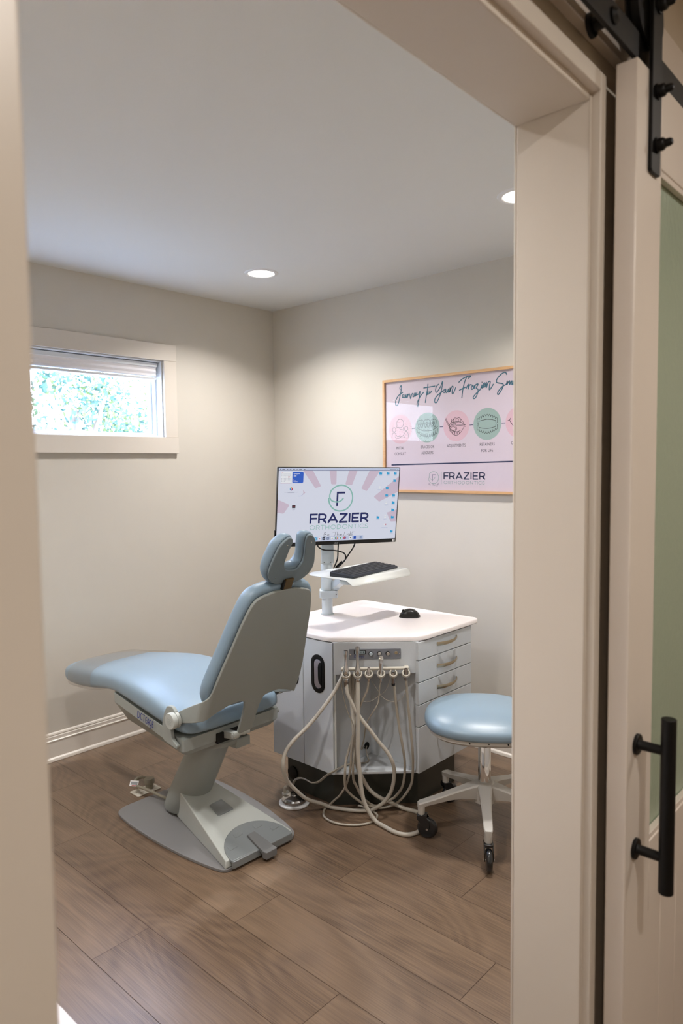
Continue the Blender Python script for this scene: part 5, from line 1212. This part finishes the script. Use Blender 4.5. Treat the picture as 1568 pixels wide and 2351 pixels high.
for f_, h_ in ((.50, .396), (.74, .400), (.88, .409), (.925, .418), (.925, .4325), (.5, .4325)):
    for_r.append([Vector((SX, SY, h_))+(E1*.236*math.copysign(abs(math.cos(2*PI*i/64))**.8, math.cos(2*PI*i/64))+E2*.198*math.copysign(abs(math.sin(2*PI*i/64))**.8, math.sin(2*PI*i/64)))*f_ for i in range(64)])
mb.rings(for_r); spn = mb.build('seat_pan', STOOLW, so_)
for k in range(3):
    q = Vector((SX, SY, .425))+E1*(-.07+.07*k)+E2*.171; MB().cyl(q, q+E2*.014, .0025, n=8).build('screw', DARK, spn)
MB().box((SX-.07, SY-.05, .368), (SX+.07, SY+.05, .397)).build('tilt_plate', DARK, so_, bevel=.004)
MB().lathe([(.0245, .195), (.0245, .345), (.0225, .348)], (SX, SY, 0), n=36).build('gas_lift', CHROME, so_)
MB().lathe([(.0150, .340), (.0150, .368)], (SX, SY, 0), n=24).build('piston', BLACK, so_)
hub = MB(); hub.lathe([(.030, .120), (.044, .125), (.046, .175), (.040, .197), (.032, .203), (.025, .204)], (SX, SY, 0), n=36); hub.build('hub', STOOLW, so_)
def sec(c, sd, w_, zt, zb, wb): return [c+sd*w_*.8+Vector((0, 0, zt)), c+sd*w_+Vector((0, 0, zt-.005)), c+sd*wb+Vector((0, 0, zb)), c-sd*wb+Vector((0, 0, zb)), c-sd*w_+Vector((0, 0, zt-.005)), c-sd*w_*.8+Vector((0, 0, zt))]
caster_pos = {0: (2.137, -.948), 1: (2.235, -.600), 2: (1.965, -.405), 3: (1.745, -.578), 4: (1.834, -.897)}
for k in range(5):
    a = math.radians(-56+72*k); d = Vector((math.cos(a), math.sin(a), 0)); sd = Vector((-d.y, d.x, 0)); c0 = Vector((SX, SY, 0))
    leg = MB(); leg.rings([sec(c0+d*r_, sd, w_, zt, zb, wb) for r_, w_, zt, zb, wb in ((.020, .030, .202, .135, .026), (.050, .026, .196, .142, .020), (.10, .0215, .184, .146, .015), (.15, .0195, .171, .142, .013), (.20, .018, .158, .134, .012), (.24, .017, .149, .128, .012), (.262, .0165, .1445, .120, .012), (.272, .012, .140, .118, .010))], smooth=True)
    lg = leg.build('leg', STOOLW, so_, angle=30)
    e = c0+d*.259
    MB().lathe([(.0125, .092), (.0138, .096), (.0145, .136)], (e.x, e.y, 0), n=24).build('stem_socket', STOOLW, lg)
    wx, wy = caster_pos[k]; R_ = .0405; cdir = Vector((wx-e.x, wy-e.y, 0))
    cd = cdir.normalized() if cdir.length > .004 else d
    axl = Vector((-cd.y, cd.x, 0)); wc = Vector((e.x, e.y, 0))+cd*.024; wc.z = R_+.0005
    wh = MB(); wh.lathe([(.012, -.0115), (.030, -.0115), (.036, -.0095), (R_-.001, -.005), (R_, 0), (R_-.001, .005), (.036, .0095), (.030, .0115), (.012, .0115)], wc, axl, n=40)
    who = wh.build('caster', RUB, so_)
    MB().cyl(wc-axl*.0185, wc+axl*.0185, .0045, n=16).build('axle', CHROME, who)
    fk = MB()
    for s_ in (1, -1):
        o_ = Vector((e.x, e.y, 0))+axl*(.0150*s_); t0 = Vector((0, 0, 1))
        pr_ = [(-.016, .092), (.020, .092), (.032, .070), (.033, .040), (.024, .032), (.014, .040), (-.006, .066), (-.016, .078)]
        fk.prism(roundpoly([(p_[0], p_[1]) for p_ in pr_], .004, 3), -.0018, .0018, F=frame(o_, cd, t0, axl))
    fk.prism(roundpoly([(-.016, -.017), (.022, -.017), (.022, .017), (-.016, .017)], .005, 3), .084, .095, F=frame((e.x, e.y, 0), cd, axl, (0, 0, 1)))
    fk.build('caster_fork', RUB, who, bevel=.0008)
